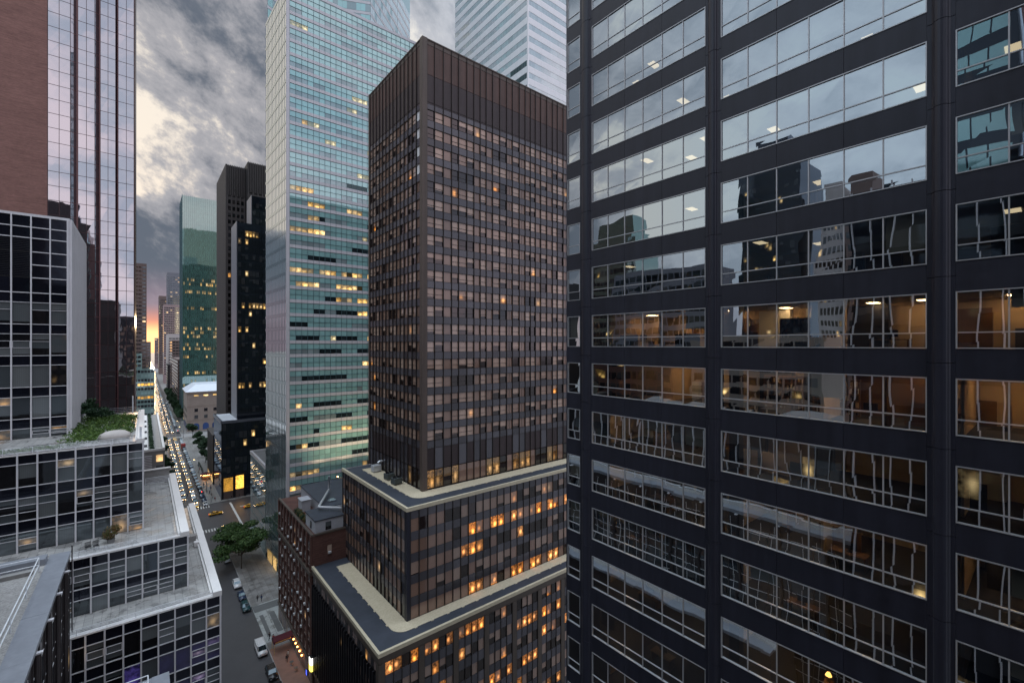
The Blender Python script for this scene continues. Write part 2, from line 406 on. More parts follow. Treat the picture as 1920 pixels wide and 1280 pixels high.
M['lobby_gold'] = win_mat('golden lobby glass', (.3, .2, .08), (.3, .2, .08), (.2, .1, .03), (1., .47, .05), 1., .5, lamp=.5, wash=1.1, r0=.05, spread=2., pale=.15)
M['bark'] = surf('bark', (.05, .04, .032), .9, var=.3, scale=3.)
M['leaf_street'] = leaf_mat('street tree leaves', (.032, .072, .022), (.095, .165, .045))
M['leaf_dark'] = leaf_mat('dark conifer leaves', (.014, .04, .018), (.04, .085, .035))
M['leaf_garden'] = leaf_mat('garden leaves', (.04, .09, .02), (.13, .21, .04))
M['leaf_autumn'] = leaf_mat('reddish leaves', (.05, .08, .02), (.2, .1, .04))
M['terracotta'] = surf('planter', (.2, .2, .2), .8)
M['maroon'] = surf('maroon canvas', (.075, .012, .02), .8)
M['gold'] = surf('gold lettering', (.75, .5, .2), .4, .3)
M['brick_orange'] = surf('brick paving', (.22, .13, .10), .8, var=.25, scale=1.)
M['yellow_neon'] = glow('yellow sign light', (1., .8, .1), 2.5)
M['white_neon'] = glow('white sign light', (1., .97, .9), 2.5)
M['blue_neon'] = glow('blue sign light', (.08, .12, 1.), 1.6)
M['clapboard'] = surf('white clapboard', (.36, .37, .40), .7, var=.12)
M['duct'] = surf('galvanised duct', (.60, .62, .65), .35, .4)
M['hvac_green'] = surf('green grey steel', (.085, .10, .10), .5, .3)
M['ac_white'] = surf('window unit casing', (.62, .64, .66), .5)
M['rock'] = surf('pale boulder', (.50, .46, .43), .9, var=.2)

# ------------------------------------------------------------------ world, sun, camera
SUN_EL, SUN_AZ = R(2.2), R(0.9)
sc = bpy.context.scene
w = bpy.data.worlds.new('World'); sc.world = w; w.use_nodes = True
w.node_tree.nodes.clear(); n = N(w.node_tree)
D = n.v('NORMALIZE', n.n('ShaderNodeTexCoord').outputs['Generated'])
sx = n.n('ShaderNodeSeparateXYZ', ins={0: D}); X, Y, Z = sx.outputs
sky = n.n('ShaderNodeTexSky', sky_type='NISHITA', sun_disc=False, sun_elevation=SUN_EL, sun_rotation=SUN_AZ, altitude=50, air_density=1.2, dust_density=2.5)
sd = (math.sin(SUN_AZ)*math.cos(SUN_EL), math.cos(SUN_AZ)*math.cos(SUN_EL), math.sin(SUN_EL))
s = n.v('DOT_PRODUCT', D, sd)
az = n.step(n.m('ADD', Y, n.m('MULTIPLY', X, -.12)), .30, .88)          # 1 towards the sunset
zc = n.m('MAXIMUM', Z, 0.)
S = 10.                                                                   # colours below are radiances, world strength .1
def cc(r, g, b): return (r*S, g*S, b*S, 1)
q = n.n('ShaderNodeCombineXYZ', ins={0: X, 1: n.m('MULTIPLY', Y, .9), 2: n.m('ADD', n.m('MULTIPLY', Z, 1.35), n.m('MULTIPLY', X, .5))}).outputs[0]
q = n.v('ADD', q, (2.260, .9, 5.080))
c1 = n.noise(q, 4.9, 11, .64, .1)
c2 = n.noise(q, 2.1, 3, .5, .2)
dens = n.m('ADD', n.m('MULTIPLY', c1, .70), n.m('MULTIPLY', c2, .42))
gapz = n.m('MULTIPLY', n.step(zc, .20, .28), n.step(zc, .50, .38))         # broken, brighter belt
dens = n.m('SUBTRACT', dens, n.m('MULTIPLY', n.m('MULTIPLY', gapz, az), .055))
lowz = n.m('MULTIPLY', n.step(zc, .06, .12), n.step(zc, .26, .19))
dens = n.m('ADD', dens, n.m('MULTIPLY', n.m('MULTIPLY', lowz, az), .10))   # heavy bank low over the street
dens = n.m('SUBTRACT', dens, n.m('MULTIPLY', n.m('MULTIPLY', n.m('MULTIPLY', n.step(X, -.03, -.14), n.step(X, -.62, -.40)), n.step(zc, .17, .25)), .14))
cl = n.step(dens, .465, .535)
core_ = n.step(dens, .52, .635)
gap = n.mix(az, cc(.62, .73, .82), cc(.78, .71, .62))
gap = n.mix(.10, gap, sky.outputs[0])
edge = n.mix(az, cc(.50, .57, .68), cc(.33, .325, .345))
dark = n.mix(az, cc(.28, .34, .44), cc(.10, .118, .15))
cloud = n.mix(core_, edge, dark)
amt = n.m('MULTIPLY', cl, n.m('ADD', .66, n.m('MULTIPLY', az, .34)))
col = n.mix(amt, gap, cloud)
south = n.step(n.m('ADD', n.m('MULTIPLY', Y, -1.), n.m('MULTIPLY', X, .1)), .0, .8)
sc_ = n.mix(n.step(n.noise(n.scl(D, (1.2, 1.2, 2.2)), 3.4, 6, .55, .3), .40, .60), cc(.84, .74, .80), cc(.36, .43, .54))   # lilac gaps, slate clouds opposite the sun
col = n.mix(n.m('MULTIPLY', south, .8), col, sc_)
# dusk colours at the horizon
low = n.m('MULTIPLY', n.step(zc, .15, .05), az)
col = n.mix(n.m('MULTIPLY', low, .8), col, cc(.30, .22, .265))
g1 = n.m('MULTIPLY', n.step(s, .982, .9992), n.step(zc, .075, .025))
col = n.mix(n.m('MULTIPLY', g1, .95), col, cc(.85, .32, .18))
g2 = n.m('MULTIPLY', n.step(s, .9945, .9997), n.step(zc, .045, .014))
col = n.mix(g2, col, cc(1.5, .85, .36))
zen = n.m('ADD', 1., n.m('MULTIPLY', n.step(Z, .62, .92), 2.2))             # unseen sky overhead brightened, added to light the facades
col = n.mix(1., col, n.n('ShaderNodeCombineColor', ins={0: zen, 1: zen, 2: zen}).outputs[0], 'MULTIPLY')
col = n.mix(n.step(Z, .0, -.06), col, cc(.05, .05, .055))
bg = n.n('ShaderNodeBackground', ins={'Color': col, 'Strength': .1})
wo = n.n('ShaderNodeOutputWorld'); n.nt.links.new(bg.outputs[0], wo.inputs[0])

sl = bpy.data.lights.new('sun', 'SUN'); sl.energy = 1.2; sl.angle = R(1.); sl.color = (1., .66, .36)
so = bpy.data.objects.new('sun', sl); C.objects.link(so)
so.rotation_euler = Vector(sd).to_track_quat('Z', 'Y').to_euler()

cam = bpy.data.cameras.new('camera'); co = bpy.data.objects.new('camera', cam); C.objects.link(co)
co.location = (0, 0, 72); co.rotation_euler = (R(90), 0, R(-39.4))
cam.sensor_width = 36; cam.lens = 15.75; cam.shift_y = 6/1920; cam.clip_end = 6000; cam.clip_start = .1
sc.camera = co
sc.view_settings.view_transform = 'Standard'; sc.view_settings.look = 'None'; sc.view_settings.gamma = 1
sc.view_settings.exposure = .4
sc.render.engine = 'CYCLES'
cy = sc.cycles
cy.max_bounces = 6; cy.diffuse_bounces = 2; cy.glossy_bounces = 4; cy.transmission_bounces = 4; cy.transparent_max_bounces = 8
cy.use_denoising = True; cy.caustics_reflective = False; cy.caustics_refractive = False
cy.sample_clamp_indirect = 4.

# ------------------------------------------------------------------ ground, street, avenue
def struct(name, mb, mats):
    return tag(mb.build(name, mats), kind='structure')
AV0, AV1 = 206., 243.          # the cross avenue
mb = MB(); mb.quad((-3000, -800, -.16), (3000, -800, -.16), (3000, 5000, -.16), (-3000, 5000, -.16)); struct('ground', mb, M['concrete'])
mb = MB()
for y in range(-80, 3000, 40):
    mb.quad((12, y, 0), (22.8, y, 0), (22.8, y+40, 0), (12, y+40, 0))
struct('road', mb, M['asphalt'])
mb = MB()
mb.quad((-300, AV0, 0), (11.99, AV0, 0), (11.99, AV1, 0), (-300, AV1, 0)); mb.quad((22.81, AV0, 0), (300, AV0, 0), (300, AV1, 0), (22.81, AV1, 0))
struct('avenue', mb, M['asphalt'])
for i, (x0, y0, x1, y1) in enumerate([(-60, -60, 12, AV0), (-60, AV1, 12, 430), (-60, 446, 12, 1500),
                       (22.8, -60, 90, 121), (22.8, 140.5, 90, AV0), (22.8, AV1, 90, 432), (22.8, 450, 90, 1500)]):
    mb = MB(); mb.box(x0, y0, -.15, x1, y1, .14, 0)
    if x0 < 0: mb.box(x1-.001, y0, -.15, x1+.18, y1, .16, 1)
    else: mb.box(x0-.18, y0, -.15, x0+.001, y1, .16, 1)
    struct('pavement', mb, [M['pave'], M['kerb']])
mb = MB(); mb.box(22.8, 121, -.15, 90, 140.5, .14, 0)
for x0, x1, mi in ((23.6, 24.5, 1), (25.9, 27.2, 1)):
    mb.quad((x0, 124, .146), (x1, 124, .146), (x1, 134.5, .146), (x0, 134.5, .146), mi)
mb.quad((22.9, 136.5, .146), (31, 136.5, .146), (31, 140, .146), (22.9, 140, .146), 1)
struct('plaza', mb, [M['plaza'], M['plaza_dark']])
mb = MB(); mb.quad((22.82, 96, .146), (27.3, 96, .146), (27.3, 118, .146), (22.82, 118, .146)); struct('brick_pavement', mb, M['brick_orange'])
mb = MB()
for x in [12.6+.95*k for k in range(11)]:
    for (y0, y1) in ((AV1-4.5, AV1-1), (AV0+1, AV0+4.2), (433, 436.5)):
        mb.quad((x, y0, .005), (x+.45, y0, .005), (x+.45, y1, .005), (x, y1, .005))
for x in (15.6, 19.6):
    for y in range(246, 900, 9):
        mb.quad((x-.07, y, .005), (x+.07, y, .005), (x+.07, y+3, .005), (x-.07, y+3, .005))
mb.quad((33, 231, .005), (52, 231, .005), (52, 231.7, .005), (33, 231.7, .005))
mb.quad((52, 207.5, .005), (52.6, 207.5, .005), (52.6, 231.7, .005), (52, 231.7, .005))
mb.quad((30, 207.5, .005), (30.8, 207.5, .005), (30.8, 240, .005), (30, 240, .005))
struct('road_markings', mb, M['paint'])

# ------------------------------------------------------------------ helpers for buildings
def core(root, x0, y0, x1, y1, z0, z1, mat, name='wall'):
    mb = MB(); mb.box(x0, y0, z0, x1, y1, z1); return mb.build(name, mat, root)
def steps(a0, a1, w):
    k = max(1, round((a1-a0)/w)); return [a0+(a1-a0)*i/k for i in range(k+1)]
def bands(root, F, rows, cols, choose, mats, d=-.1, gap=.05, name='window', split=None):
    for r, (z0, z1) in enumerate(rows):
        mb = MB()
        for c in range(len(cols)-1):
            mi = choose(r, c)
            if mi is None: continue
            F.quad(mb, cols[c]+gap, cols[c+1]-gap, z0, z1, d, mi)
        if mb.f: mb.build(name, mats, root)
def posts(mb, F, cols, z0, z1, w, d0, d1, mi=0):
    for a in cols: F.box(mb, a-w/2, a+w/2, z0, z1, d0, d1, mi)
def runs(p, lens=(2, 5)):
    """run-length coherent choice along a floor"""
    out = []
    while len(out) < 80:
        k = random.choices(range(len(p)), p)[0]
        out += [k]*random.randint(*lens)
    return out

# ------------------------------------------------------------------ right: dark office building across the street
XR = 27.4
root = thing('office_building', 'dark bronze office building with long mirror windows, filling the right half', 'building', (40, 8, 0))
root.location = (0, 0, 0)
F = Face((XR, 26.17), (XR, -14)); SILL, WH, PIT = 71.83, 2.49, 3.8
K0, K1 = -10, 9
ztop = SILL+PIT*K1+WH+1.6
mb = MB()
mb.box(XR+9, -14, 0, 62, 26.17, ztop)                       # the deep core
F.box(mb, 0, 40.17, 0, SILL+PIT*K0-.001, -9, 0)             # lower floors, below what the street lets one see
F.box(mb, 0, .17, SILL+PIT*K0, ztop, -9, 0); F.box(mb, 40., 40.17, SILL+PIT*K0, ztop, -9, 0)
mb.build('wall', M['dark_clad'], root)
bays = [(.17, 1.55, 1), (2.79, 12.07, 6), (13.05, 22.42, 6), (23.35, 32.72, 6)]
for k in range(K0, K1+1):
    mb = MB(); z0 = SILL+PIT*k+WH
    # spandrel panels with a joint every panel
    for a0, a1, nn in bays:
        cs = steps(a0, a1, 3.1)
        for i in range(len(cs)-1):
            F.box(mb, cs[i]+.008, cs[i+1]-.008, z0+.012, z0+PIT-WH-.012, -.35, 0)
    mb.build('spandrel', M['dark_clad'], root)
for a0, a1 in ((1.55, 2.79), (12.07, 13.05), (22.42, 23.35), (32.72, 33.7), (33.7, 40.)):
    mb = MB(); wdt = a1-a0
    for k in range(K0, K1+1):
        za, zb = SILL+PIT*k-.62, SILL+PIT*(k+1)-.645
        # half-round casing between two flat returns, one length per storey
        prof = [(0, -.35), (0, 0), (.16, 0), (.22, .05)]
        for j in range(1, 8):
            t = math.pi*j/8; prof.append((wdt/2-math.cos(t)*(wdt/2-.22), .05+.16*math.sin(t)))
        prof += [(wdt-.22, .05), (wdt-.16, 0), (wdt, 0), (wdt, -.35)]
        if wdt > 3: prof = [(0, -.35), (0, 0), (wdt, 0), (wdt, -.35)]
        pts = [F.p(a0+q[0], q[1], 0)[:2] for q in prof]
        mb.prism(pts, za, zb)
    mb.build('column', M['column_clad'], root)
for bi, (a0, a1, nn) in enumerate(bays):
    cs = steps(a0, a1, (a1-a0)/nn)
    for k in range(K0, K1+1):
        z0 = SILL+PIT*k; z1 = z0+WH; zt = z0+.70
        fr = MB(); t = .045
        F.box(fr, a0, a1, z0, z0+t, -.12, .03); F.box(fr, a0, a1, z1-t, z1, -.12, .03)
        F.box(fr, a0, a0+t, z0+t, z1-t, -.12, .03); F.box(fr, a1-t, a1, z0+t, z1-t, -.12, .03)
        for c in cs[1:-1]: F.box(fr, c-.026, c+.026, z0+t, z1-t, -.10, .0)
        F.box(fr, a0+t, a1-t, zt-.025, zt+.025, -.095, -.005)
        wo_ = fr.build('window', M['alu'], root)
        gl = MB()
        for i in range(nn):
            for (za, zb) in ((z0, zt), (zt, z1)):
                e = [random.uniform(-.003, .003) for _ in range(4)]
                gl.quad(F.p(cs[i], -.05+e[0], za), F.p(cs[i+1], -.05+e[1], za), F.p(cs[i+1], -.05+e[2], zb), F.p(cs[i], -.05+e[3], zb))
        gl.build('pane', M['office_glass'], wo_)
# offices behind the glass
rl = random.Random(5)
for k in range(K0, K1+1):
    zf = SILL+PIT*k-.30; zc_ = zf+2.95
    mb = MB()
    mb.box(XR+.36, -13.8, zc_, XR+9, 26., zf+PIT-.05, 1)                  # ceiling void and slab
    mb.box(XR+.36, -13.8, zf-.049, XR+9, 26., zf, 0)                      # carpet
    mb.box(XR+7.2, -13.8, zf, XR+7.4, 26., zc_, 2)                        # back wall
    for a0, a1, nn in bays[1:]:
        for f in (0, .5):
            if rl.random() < .6:
                y = 26.17-(a0+(a1-a0)*f); mb.box(XR+2.2, y-.06, zf, XR+7.2, y+.06, zc_, 2)
    yy = -13.
    while yy < 25:                                                        # doors, cupboards and pale panels along the back wall
        wd = rl.uniform(.8, 2.2); hh = rl.choice([2.1, 2.4, 1.3, 1.3, 2.85])
        if rl.random() < .75: mb.box(XR+7.2-rl.choice([.03, .5, .5]), yy, zf, XR+7.199, yy+wd, zf+hh, rl.choice([1, 3, 4, 4, 0]))
        yy += wd+rl.uniform(.05, 1.1)
    for q in range(9):                                                    # low partitions between the work places
        y = rl.uniform(-12, 25); x = XR+rl.uniform(1.9, 5.6)
        if rl.random() < .5: mb.box(x, y, zf, x+.06, y+rl.uniform(1., 2.2), zf+1.25, rl.choice([0, 4, 2]))
        else: mb.box(x, y, zf, x+rl.uniform(.8, 1.7), y+.06, zf+1.25, rl.choice([0, 4, 2]))
    for y in (12.6, 3.3, 23.9): mb.box(XR+.6, y-.3, zf, XR+1.2, y+.3, zc_, 3)
    of = mb.build('office_floor', [M['carpet'], M['ceiling_tile'], M['office_wall'], M['dark_clad'], M['office_wood']], root)
    for a0, a1, nn in bays[1:]:
        for f in (.16, .40, .66, .90):
            if rl.random() < (.6 if k >= 1 else .95 if k >= -1 else .5):
                y = 26.17-(a0+(a1-a0)*f); x = XR+(rl.choice([1.5, 2.4, 3.6, 4.6]) if k != 0 else 5.6)
                l = MB(); l.box(x, y-.26, zc_-.02, x+.95, y+.26, zc_-.001); l.build('ceiling_light', M['panel_lamp' if k >= 1 else 'mid_panel' if k == 0 else 'warm_panel' if k == -1 else 'dim_panel'], of)
    bl = MB()
    for a0, a1, nn in bays:
        cs = steps(a0, a1, (a1-a0)/nn)
        for i in range(nn):
            if rl.random() < (.14 if k != 0 else .25):
                F.quad(bl, cs[i]+.05, cs[i+1]-.05, SILL+PIT*k+rl.choice([.72, .72, 1.2, 1.7]), SILL+PIT*k+WH, -.28)
    if bl.f: bl.build('blind', M['blind'], root)

# desks seen through the glass of the middle storeys
desk_spots = [(0, 20., 'behind the left long window at eye level'), (0, 9.6, 'behind the middle long window at eye level'), (0, 5.4, 'at the right end of the eye level window'),
              (-1, 21.5, 'in the orange room one storey down'), (-1, 10.8, 'in the middle, one storey below eye level'), (-1, 6.2, 'near the column, one storey down'),
              (-5, 7.5, 'in the middle bay low on the facade'), (-6, 9., 'in the dim office low on the facade')]
sto = {-3: 'three', -4: 'four', -5: 'five', -6: 'six', -7: 'seven', -8: 'eight'}
for k in (-3, -4, -5, -6, -7, -8):
    for (y, b_) in ((19.3, 'left'), (8.1, 'middle')):
        if (k, b_) in ((-5, 'middle'), (-6, 'middle')): continue
        desk_spots.append((k, y+(k % 3)*1.1-1., 'behind the %s long window, %s storeys below eye level' % (b_, sto[k])))
for k, y, where in desk_spots:
    zf = SILL+PIT*k-.30
    t = thing('desk', 'wooden desk with black monitor '+where, 'desk', (XR+1.9, y, zf), 0, 'desks in the offices across the street')
    mb = MB(); mb.box(-.4, -.8, .70, .4, .8, .74); mb.build('desktop', M['office_wood'], t)
    for sy in (-1, 1):
        mb = MB(); mb.box(-.36, sy*.74-.03, 0, .36, sy*.74+.03, .70); mb.build('leg', M['office_wood'], t)
    mb = MB(); mb.box(.05, -.3, .86, .09, .3, 1.22); mb.box(.05, -.04, .76, .09, .04, .86); mb.box(-.05, -.12, .741, .18, .12, .76); mb.build('monitor', M['black_plastic'], t)
    if (k, y) not in ((-5, 7.5), (-6, 9.)): continue
    l = thing('desk_lamp', 'orange desk lamp on the desk '+where, 'lamp', (XR+2.1, y+.6, zf+.741), 0, 'lamps on the office desks')
    mb = MB(); mb.lathe((0, 0, 0), [(.001, 0), (.09, 0), (.09, .02), (.015, .03), (.015, .34)], 10); mb.build('stand', M['black_plastic'], l)
    mb = MB(); mb.lathe((0, 0, .30), [(.16, 0), (.09, .17)], 14); mb.build('lamp_shade', M['desk_lamp'], l)

for (k, y, lab) in ((-1, 11.5, 'tall bookcase of coloured files behind the middle long window, one storey down'), (-1, 8.6, 'tall bookcase of coloured files nearer the column, one storey down'), (0, 10.5, 'tall bookcase of coloured files behind the eye level window')):
    zf = SILL+PIT*k-.30
    t = thing('bookcase', lab, 'bookcase', (XR+5.2, y, zf), 0, 'bookcases in the offices across the street')
    mb = MB(); mb.box(.28, -1.2, 0, .32, 1.2, 2.2); [mb.box(0, -1.2, .05+.42*j, .28, 1.2, .09+.42*j) for j in range(6)]; [mb.box(0, a-.02, 0, .28, a+.02, 2.2) for a in (-1.18, 0, 1.18)]
    mb.build('shelf', M['office_wood'], t)
    rr = random.Random(k*7+int(y)); mb = MB()
    for j in range(5):
        a = -1.14
        while a < 1.1:
            wd = rr.uniform(.04, .12)
            if rr.random() < .8 and not -.06 < a < .03: mb.box(.06, a, .091+.42*j, .26, a+wd-.006, .091+.42*j+rr.uniform(.22, .34), rr.randint(0, 3))
            a += wd
    tag(mb.build('file', [M['ceiling_tile'], M['office_wall'], M['brick2'], M['black_plastic']], t), kind='stuff')

# ------------------------------------------------------------------ centre: brown tower on two stepped podiums
root = thing('brown_tower', 'tall brown curtain walled tower with dark louvered crown, standing on two stepped podiums', 'building', (0, 0, 0))
ZT0, ZF0, NF, FP = 44., 52., 19, 3.44
ZM = ZF0+NF*FP; ZTOP = 130.6
core(root, 41.4, 77.2, 84, 103., ZT0, ZTOP-.3, M['bronze_panel'])
Fw = Face((41.1, 103.3), (41.1, 76.9)); Fs = Face((41.1, 76.9), (84., 76.9))
mb = MB(); mb.prism([(40.95, 76.75), (42.0, 76.75), (42., 77.3), (41.5, 77.8), (40.95, 77.8)], ZT0, ZTOP+.25)
mb.box(40.95, 102.7, ZT0, 41.6, 103.35, ZTOP+.25); mb.box(83.5, 76.75, ZT0, 84.1, 77.5, ZTOP+.25)
mb.build('corner_pier', M['bronze_pier'], root)
pat = 'WWCWWWCWCWWCWCWWCWCWWCWWCWWC'
for F, a0, a1, sh in ((Fw, .6, 25.6, 3), (Fs, .9, 42.4, 0)):
    cols = steps(a0, a1, 1.78)
    if F is Fs:
        cols = [a0]
        ws = [1.55, 1.7, 1.95, 1.9, 1.65, 2.0, 1.75, 1.6]
        while cols[-1]+ws[len(cols) % 8] < a1: cols.append(cols[-1]+ws[len(cols) % 8])
        cols.append(a1)
    rows = [(ZF0+FP*k+1.42, ZF0+FP*(k+1)-.02) for k in range(NF)]
    bands(root, F, rows, cols, lambda r, c: 2 if (F is Fw and c == len(cols)-2 and r > NF-5) else 0 if pat[(c+sh) % len(pat)] == 'W' else 1, [M['hotel_window'], M['hotel_curtain'], M['painted_reflection']], -.16, .07)
    for (z0, z1) in rows:
        sash = MB()
        for c in range(len(cols)-1):
            if pat[(c+sh) % len(pat)] == 'W': F.box(sash, cols[c]+.07, cols[c+1]-.07, z0+.78, z0+.84, -.18, -.10)
            elif c % 2: F.box(sash, (cols[c]+cols[c+1])/2-.03, (cols[c]+cols[c+1])/2+.03, z0, z1, -.18, -.11)
        sash.build('sash_bar', M['bronze'], root)
    for k in range(NF+1):
        sp = MB()
        for c in range(len(cols)-1):
            F.box(sp, cols[c]+.04, cols[c+1]-.04, ZF0+FP*k+.04, ZF0+FP*k+(1.38 if k < NF else 1.0), -.3, -.03)
        sp.build('spandrel', M['blue_spandrel'], root)
    mu = MB(); posts(mu, F, cols, ZT0, ZTOP+.1, .09, -.3, .14)
    for k in range(NF+1):
        F.box(mu, a0, a1, ZF0+FP*k-.06, ZF0+FP*k+.04, -.3, .0); F.box(mu, a0, a1, ZF0+FP*k+1.37, ZF0+FP*k+1.43, -.3, .01)
    mu.build('mullion', M['bronze'], root)
    cr = MB()
    for c in range(len(cols)-1):
        F.box(cr, cols[c]+.02, cols[c+1]-.02, ZM+1.04, 124., -.3, -.05, 1)
        F.box(cr, cols[c]+.02, cols[c+1]-.02, 124.08, ZTOP-.9, -.3, -.06, 0)
        F.box(cr, cols[c]+.02, cols[c+1]-.02, ZTOP-.85, ZTOP, -.3, -.02, 2)
    F.box(cr, a0, a1, ZTOP+.0, ZTOP+.22, -.5, .1, 2)
    cr.build('crown_louver', [M['bronze_louver'], M['bronze_panel'], M['bronze_pier']], root)
    bs = MB()
    for c in range(len(cols)-1): F.box(bs, cols[c]+.02, cols[c+1]-.02, 47.9, ZF0-.08, -.3, -.05, random.choice([0, 0, 1]))
    bs.build('base_panel', [M['bronze_panel'], M['blue_spandrel']], root)
    lit = (0, 0, 0, 0, 0, 1, 1, 1, 1, 1, 0, 0, 0) if F is Fs else (1, 1, 1)
    n_ = len(cols)-1
    def ch(r, c):
        if F is Fs: return 0 if (c < 4 or 8 <= c < 11 or c > 11 and c % 5) else 1
        return 0 if c >= n_-3 else 2
    bands(root, F, [(44.3, 47.7)], cols, ch, [M['lobby_lit'], M['hotel_curtain'], M['blue_spandrel']], -.08, .07)
mb = MB(); mb.box(42, 77.7, ZTOP-.3, 83.6, 102.5, ZTOP-.1); mb.build('roof', M['roof_grey'], root)

def rounded_strip(z, xo, yo, xi, yi, r):
    """tan gravel on the roof: an L whose outer corner is rounded"""
    pass
def podium_roof(x0, y0, x1, y1, z, xw, yw, wx, wy, parent):
    mb = MB(); mb.box(x0+.45, y0+.45, z-.3, x1, y1, z); mb.build('roof', M['navy_roof'], parent)
    cp = MB()
    cp.box(x0, y0, z-.35, x0+.45, y1, z+.28); cp.box(x0+.451, y0, z-.35, x1, y0+.45, z+.28)
    cp.build('coping', M['cream_coping'], parent)
    g = MB(); pts = []
    r = 2.2; X0, Y0 = xw-wx, yw-wy
    pts = [(xw-.01, y1-3), (X0, y1-3), (X0, Y0+r)]
    for j in range(1, 8):
        a = math.pi + math.pi/2*j/8; pts.append((X0+r+r*math.cos(a), Y0+r+r*math.sin(a)))
    pts += [(X0+r, Y0), (x1, Y0), (x1, yw-.01), (xw-.01, yw-.01)]
    g.prism(pts, z+.002, z+.06)
    # ballast blocks along the edge of the gravel
    for k in range(14):
        yy = Y0+r+1+k*2.6
        if yy < y1-4: g.box(X0-.22, yy, z+.002, X0+.02, yy+.5, z+.1)
        xx = X0+r+1+k*3.1
        if xx < x1-1: g.box(xx, Y0-.22, z+.002, xx+.5, Y0+.02, z+.1)
    g.build('gravel_strip', M['tan_gravel'], parent)
# upper podium
core(root, 34.8, 70.4, 85, 102.2, 25, 43.6, M['dark_clad'])
podium_roof(34.4, 70., 85, 102.3, 43.95, 41.1, 76.9, 3.2, 3.2, root)
Fw = Face((34.5, 102.2), (34.5, 70.1)); Fs = Face((34.5, 70.1), (85., 70.1))
mb = MB(); mb.prism([(34.42, 70.02), (35.2, 70.02), (35.2, 70.5), (34.9, 70.9), (34.42, 70.9)], 25, 43.55); mb.build('corner_pier', M['dark_clad'], root)
for F, a0, a1, s_ in ((Fw, .3, 31.5, 1), (Fs, .6, 50., 0)):
    cols = steps(a0, a1, 1.72)
    rows = [(25.1+3.72*k, 25.1+3.72*k+2.15) for k in range(5)]
    mt = [M['podium_side_window'], M['hotel_curtain']] if s_ else [M['podium_window'], M['hotel_curtain'], M['podium_lit']]
    def chw(r, c):
        if s_: return 0 if random.random() < .6 else 1
        if c < 5: return 1 if random.random() < .8 else 0
        if r in (0, 3) and c > 5: return 2 if c % 3 else 1
        if r == 2 and 5 < c < 8: return 2
        return 0 if (c % 3) != 1 or random.random() < .2 else 1
    bands(root, F, rows, cols, chw, mt, -.08, .06)
    for (z0, z1) in rows:
        sp = MB()
        for c in range(len(cols)-1): F.box(sp, cols[c]+.04, cols[c+1]-.04, z1+.04, z1+1.53, -.3, -.03)
        sp.build('spandrel', M['blue_spandrel'], root)
    mu = MB(); posts(mu, F, cols, 25, 43.5, .085, -.3, .10); mu.build('mullion', M['bronze'], root)
# lower podium
core(root, 27.8, 65.5, 85, 100., .15, 24.6, M['black_fin'])
podium_roof(27.3, 65., 85, 99.95, 25., 34.5, 70.1, 3.0, 2.3, root)
Fs = Face((27.4, 65.1), (85., 65.1)); Fw = Face((27.4, 99.9), (27.4, 65.1))
mb = MB()
for F, L in ((Fs, 57.6), (Fw, 34.8)):
    F.box(mb, 0, L, 23.75, 24.6, -.4, .06); F.box(mb, 0, L, 23.5, 23.7, -.4, .0)
pier = [.0]+[6.75+6.5*k for k in range(8)]
for a in pier: Fs.box(mb, a, a+.95, .15, 23.45, -.35, .04)
Fw.box(mb, 33.85, 34.8, .15, 23.45, -.35, .04)
mb.build('pier', M['granite'], root)
for b in range(8):
    a0 = pier[b]+1.0; a1 = (pier[b+1]-.05) if b+1 < len(pier) else 57
    cols = steps(a0, a1, 1.38)
    sp = MB()
    for fl in range(6):
        zt = 23.4-3.72*fl
        w_ = MB()
        for c in range(len(cols)-1): Fs.quad(w_, cols[c]+.05, cols[c+1]-.05, zt-1.95, zt, -.16, 0)
        w_.build('window', [M['podium_lit'] if (b, fl) in ((0, 0), (1, 0), (2, 0), (3, 3), (3, 4), (4, 1), (4, 3), (5, 1), (5, 2), (6, 0), (6, 2)) else M['podium_window']], root)
        for c in range(len(cols)-1): Fs.box(sp, cols[c]+.04, cols[c+1]-.04, zt-3.68, zt-2.0, -.3, -.08)
    posts(sp, Fs, cols, .2, 23.4, .09, -.3, .02, 1)
    sp.build('spandrel', [M['blue_spandrel'], M['bronze']], root)
cols = steps(.4, 33.8, 1.15)
bands(root, Fw, [(21.7, 23.35), (17.7, 19.2)], cols, lambda r, c: 0 if (c*7) % 5 < 3 else 1, [M['podium_side_window'], M['black_fin']], -.12, .06)
mb = MB(); posts(mb, Fw, cols, 4, 21.5, .22, -.3, .16); mb.build('fin', M['black_fin'], root)
mb = MB(); mb.box(27.3, 66, 3.2, 27.75, 99.5, 3.9); mb.build('shop_fascia', M['granite'], root)

